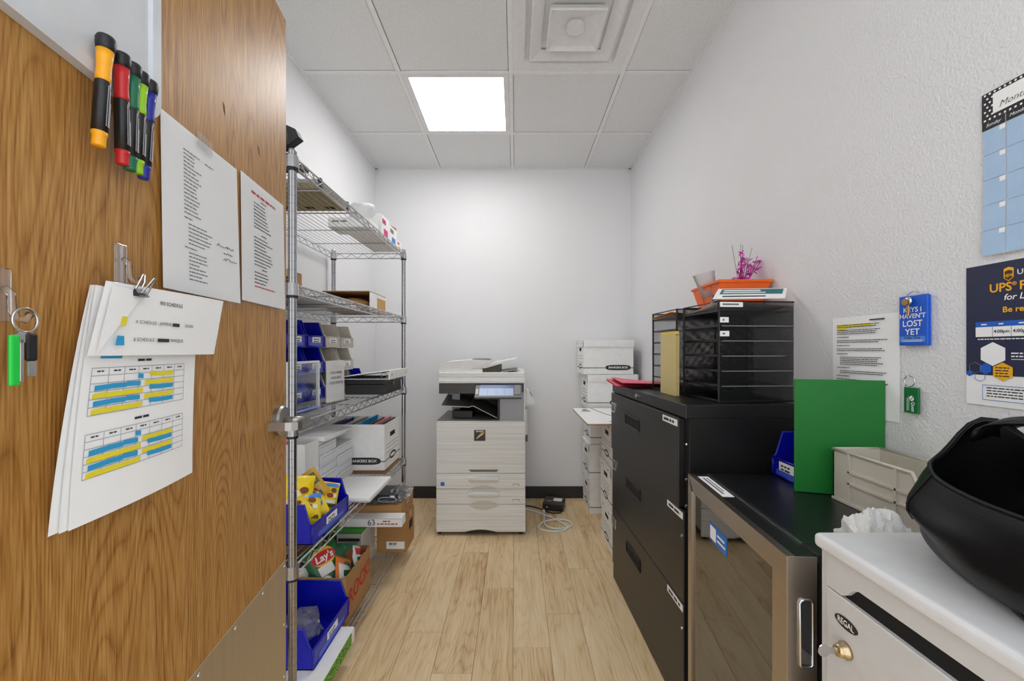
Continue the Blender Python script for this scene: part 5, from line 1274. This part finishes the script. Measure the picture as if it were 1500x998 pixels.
# ================================================================ PAPERS AND TAGS ON THE RIGHT WALL
WX = XR - .0012
def WT(name, label, cat, y, z_, group=None, o=0.0): return T(name, label, cat, (WX-o, y, z_), R(-90), group)
cal = WT('wall_calendar', 'pale blue monthly wall calendar with black polka-dot header', 'calendar', .828, 1.425)
P('sheet', G().grid(10, 6, lambda u, v: (.285*u+.004*(1-v)*(1-u), -.001-.006*(1-v)**3*(1-u), .332*v)), mat('calendar_white', (226, 230, 238), .6), cal, True)
P('header', G().rect(.0, .285, .274, .332, -.0022), mat('calendar_black', (30, 28, 34), .6), cal)
g = G(); rd = random.Random(3)
for i in range(34):
    for j in range(7):
        x, z_ = .006+.0084*i+(.0042 if j % 2 else 0), .277+.0085*j
        if .022 < x < .263 and .284 < z_ < .322: continue
        if x > .281: continue
        g.poly([(x+.0022*math.cos(k*1.0472), -.0026, z_+.0022*math.sin(k*1.0472)) for k in range(6)])
P('polka_dots', g, 'paper', cal, kind='stuff')
P('header_plate', G().rect(.020, .266, .284, .324, -.0030), 'paper', cal)
text('Month', .017, cal, (.030, -.0034, .296), 'ink', align='LEFT', shear=.35, name='header_word', fat=-.01)
days = ['Sunday', 'Monday', 'Tuesday', 'Wednesday', 'Thursday', 'Friday', 'Saturday']
for i in range(7):
    x0_ = .0 + .0405*i
    d_ = P('day_bar', G().rect(x0_+.0008, x0_+.0398, .257, .2735, -.0025), mat('calendar_black', (30, 28, 34), .6), cal)
    text(days[i], .0088 if i < 3 else .0068, d_, (x0_+.0202, -.003, .2653), 'paper', shear=.35)
    for j in range(5):
        def cell(u, v):
            xx, zz = x0_+.0009+.0388*u, .0014+.0512*(4-j)+.0498*v
            return (xx+.004*(1-zz/.332)*(1-xx/.285), -.0022-.006*(1-zz/.332)**3*(1-xx/.285), zz)
        c_ = P('day_cell', G().grid(2, 3, cell), mat('calendar_blue', (172, 200, 230), .65), cal)
        cn = [cell(.74, .80), cell(.99, .80), cell(.99, .99), cell(.74, .99)]
        P('date_box', G().poly([(p[0], p[1]-.0004, p[2]) for p in cn]), 'paper', c_)
ups = WT('pickup_poster', 'navy and white parcel pickup notice with yellow title under the calendar', 'poster', .857, 1.122)
P('sheet', G().box(0, .216, -.0012, 0, 0, .287), 'paper', ups)
NV = mat('poster_navy', (38, 42, 72), .5)
P('navy_panel', G().rect(0, .216, .062, .287, -.0016), NV, ups)
YL = mat('poster_yellow', (246, 180, 30), .5); BLU = mat('poster_blue', (28, 96, 200), .5)
shield = [(.066, .254), (.066, .272), (.074, .275), (.082, .272), (.082, .254), (.074, .247)]
lgp = P('shield_logo', G().poly([(x, -.002, z_) for x, z_ in shield]), YL, ups)
P('shield_inner', G().poly([(.074+(x-.074)*.78, -.0023, .2585+(z_-.2605)*.72) for x, z_ in shield]), mat('logo_brown_dark', (70, 44, 24), .5), lgp)
text('ups', .010, lgp, (.074, -.0028, .2595), YL, fat=.02)
text('UPS', .014, ups, (.087, -.0021, .262), 'paper', align='LEFT', fat=.01)
text('UPS', .0235, ups, (.042, -.0021, .236), YL, align='LEFT', fat=.02, wide=.95); text('®', .010, ups, (.0795, -.0021, .241), YL, align='LEFT', fat=.01); text('Pickup', .0235, ups, (.0905, -.0021, .236), YL, align='LEFT', fat=.02, wide=.95)
text('for Locations', .0165, ups, (.066, -.0021, .216), 'paper', align='LEFT', shear=.2, fat=.01)
text('Be ready', .0155, ups, (.064, -.0021, .192), YL, align='LEFT', fat=.02)
P('table', G().rect(.018, .216, .140, .160, -.0021), 'paper', ups)
P('table_header', G().rect(.018, .216, .160, .1705, -.0021), BLU, ups)
P('table_rule', G().rect(.0475, .0483, .140, .160, -.0024).rect(.078, .0788, .140, .160, -.0024).rect(.108, .1088, .140, .160, -.0024), 'grey_ink', ups)
text('4:00pm', .0088, ups, (.063, -.0025, .150), 'ink', fat=.02); text('4:00pm', .0088, ups, (.094, -.0025, .150), 'ink', fat=.02)
P('table_heads', G().rect(.028, .038, .1638, .1662, -.0024).rect(.058, .066, .1638, .1662, -.0024).rect(.090, .098, .1638, .1662, -.0024), 'paper', ups)
P('small_print', fine_print(G(), .022, .20, .136, .004, 1, .0019, 4, .05, y=-.0021), 'paper', ups, kind='stuff')
P('white_hexagon', G().hexa(.048, .105, .024, -.0021), 'paper', ups); P('yellow_hexagon', G().hexa(.065, .070, .0185, -.0026), YL, ups)
P('blue_hexagon', G().hexa(.036, .075, .0115, -.0025), BLU, ups); P('blue_hexagon', G().hexa(.007, .064, .006, -.0025), BLU, ups)
def hexline(x, z_, r, m_): P('hexagon_outline', G().tube([(x+r*math.sin(R(60*k)), -.0024, z_+r*math.cos(R(60*k))) for k in range(6)], .0005, 4, True), m_, ups)
hexline(.017, .076, .0115, 'grey_ink'); hexline(.026, .059, .0105, BLU)
P('hexagon_print', fine_print(G(), .053, .077, .079, .0055, 4, .0022, 4, .2, y=-.003), 'ink', ups, kind='stuff')
P('side_print', fine_print(G(), .078, .20, .108, .006, 2, .0024, 8, .2, y=-.0021).rect(.078, .18, .0945, .0955, -.0021), 'paper', ups, kind='stuff')
bxp = [(.030, .012), (.205, .012), (.205, .042), (.030, .042)]
P('notice_border', G().tube([(x, -.0016, z_) for x, z_ in bxp], .0006, 4, True), BLU, ups)
P('notice_print', fine_print(G(), .037, .10, .0375, .0055, 4, .0022, 14, .25, y=-.0016), 'ink', ups, kind='stuff')
# printed letter half hidden by the green folders
pl = WT('printed_notice', 'typed white letter with yellow highlighted title taped above the green folders', 'paper', 1.218, 1.053)
P('sheet', G().grid(6, 8, lambda u, v: (.213*u, -.0008-.003*math.sin(u*3)*(1-v), .277*v)), 'paper', pl, True)
P('highlight', G().rect(.020, .135, .249, .2555, -.0044).rect(.020, .050, .241, .2475, -.0044), 'yellow', pl)
g = G(); zz = .2545
for sd, (n, ind) in enumerate(((2, 0), (3, 0), (1, 0), (2, 0), (1, 0), (2, 0), (1, 0), (5, .012), (1, 0), (2, .012), (1, 0), (3, 0), (1, 0))):
    fine_print(g, .020, .185 if n > 1 else .075, zz, .0052, n, .0021, sd+40, .35, y=-.0048, indent=ind); zz -= .0052*n+.0042
g.rect(.13, .175, .262, .2655, -.0046)
P('typed_lines', g, 'ink', pl, kind='stuff')
# blue key tag
bt2 = WT('blue_key_tag', 'blue plastic key tag with white lettering and brass key hanging on the wall', 'key tag', .9625, 1.246)
P('tag_plate', G().box(-.034, .034, -.012, -.006, 0, .120, .002, 2), mat('tag_blue', (26, 92, 208), .4), bt2)
P('tag_plate', G().box(-.032, .034, -.005, -.001, 0, .118, .002, 2), mat('tag_blue', (26, 92, 208), .4), bt2)
for s, z_, sz in (('KEYS I', .085, .0165), ("HAVEN'T", .070, .0155), ('LOST', .052, .0205), ('YET', .032, .0205)):
    text(s, sz, bt2, (0, -.0126, z_), 'paper', fat=.01)
P('tape_strip', G().rect(-.031, .031, .008, .022, -.0126), mat('tag_pale', (86, 140, 224), .4), bt2)
text('Fridge / Boat', .0075, bt2, (0, -.0132, .0185), 'ink', shear=.2)
P('fine_line', G().rect(-.024, .024, .0095, .0105, -.0131).rect(-.026, .026, .0125, .0133, -.0131), 'paper', bt2)
P('ring', G().tube([(.000+.017*math.cos(a*.2618), -.009, .116+.013*math.sin(a*.2618)) for a in range(24)], .0010, 6, True), 'chrome', bt2)
BR = mat('brass', (190, 150, 90), .28, 1)
P('wall_pin', G().lathe([(.010, 0), (.0105, -.004), (.008, -.007), (.0001, -.008)], (-.004, -.016, .106), 'Y', 20), 'chrome', bt2, True)
P('key', G().box(-.0075, -.0015, -.020, -.017, .070, .098, .0008, 1).lathe([(.0001, -.001), (.008, -.001), (.008, .001), (.0001, .001)], (-.004, -.026, .104), 'Y', 18), BR, bt2)
# green key tag
gt = WT('green_key_tag', 'green plastic key tag on a split ring hanging on the wall', 'key tag', .969, 1.083)
P('tag_plate', G().box(-.0175, .0175, -.010, -.004, 0, .062, .0015, 2), mat('tag_green', (20, 110, 58), .4), gt)
P('ring', G().tube([(-.006+.013*math.cos(a*.2618), -.007, .077+.013*math.sin(a*.2618)) for a in range(24)], .0011, 6, True), 'chrome', gt)
P('link', G().tube([(-.012+.005*math.cos(a*.5236), -.007, .062+.005*math.sin(a*.5236)) for a in range(12)], .0009, 5, True), 'chrome', gt)
P('hook', G().tube([(-.008, 0, .088), (-.008, -.010, .088), (-.008, -.012, .092)], .0016, 6), 'white_metal', gt)
P('logo_disc', G().poly([(.003+.0055*math.cos(k*.5236), -.0106, .036+.0065*math.sin(k*.5236)) for k in range(12)]), 'paper', gt)
P('logo_stroke', G().tube([(.0, -.0109, .032), (.004, -.0109, .036), (.007, -.0109, .041)], .0008, 4), mat('tag_green', (20, 110, 58), .4), gt)
text('Quest', .0115, gt, (.006, -.0106, .016), 'paper', roll=R(-90), fat=.01, wide=.8)
P('small_print', G().rect(-.0045, -.0035, .006, .040, -.0106).rect(-.0085, -.0072, .006, .036, -.0106), 'paper', gt)
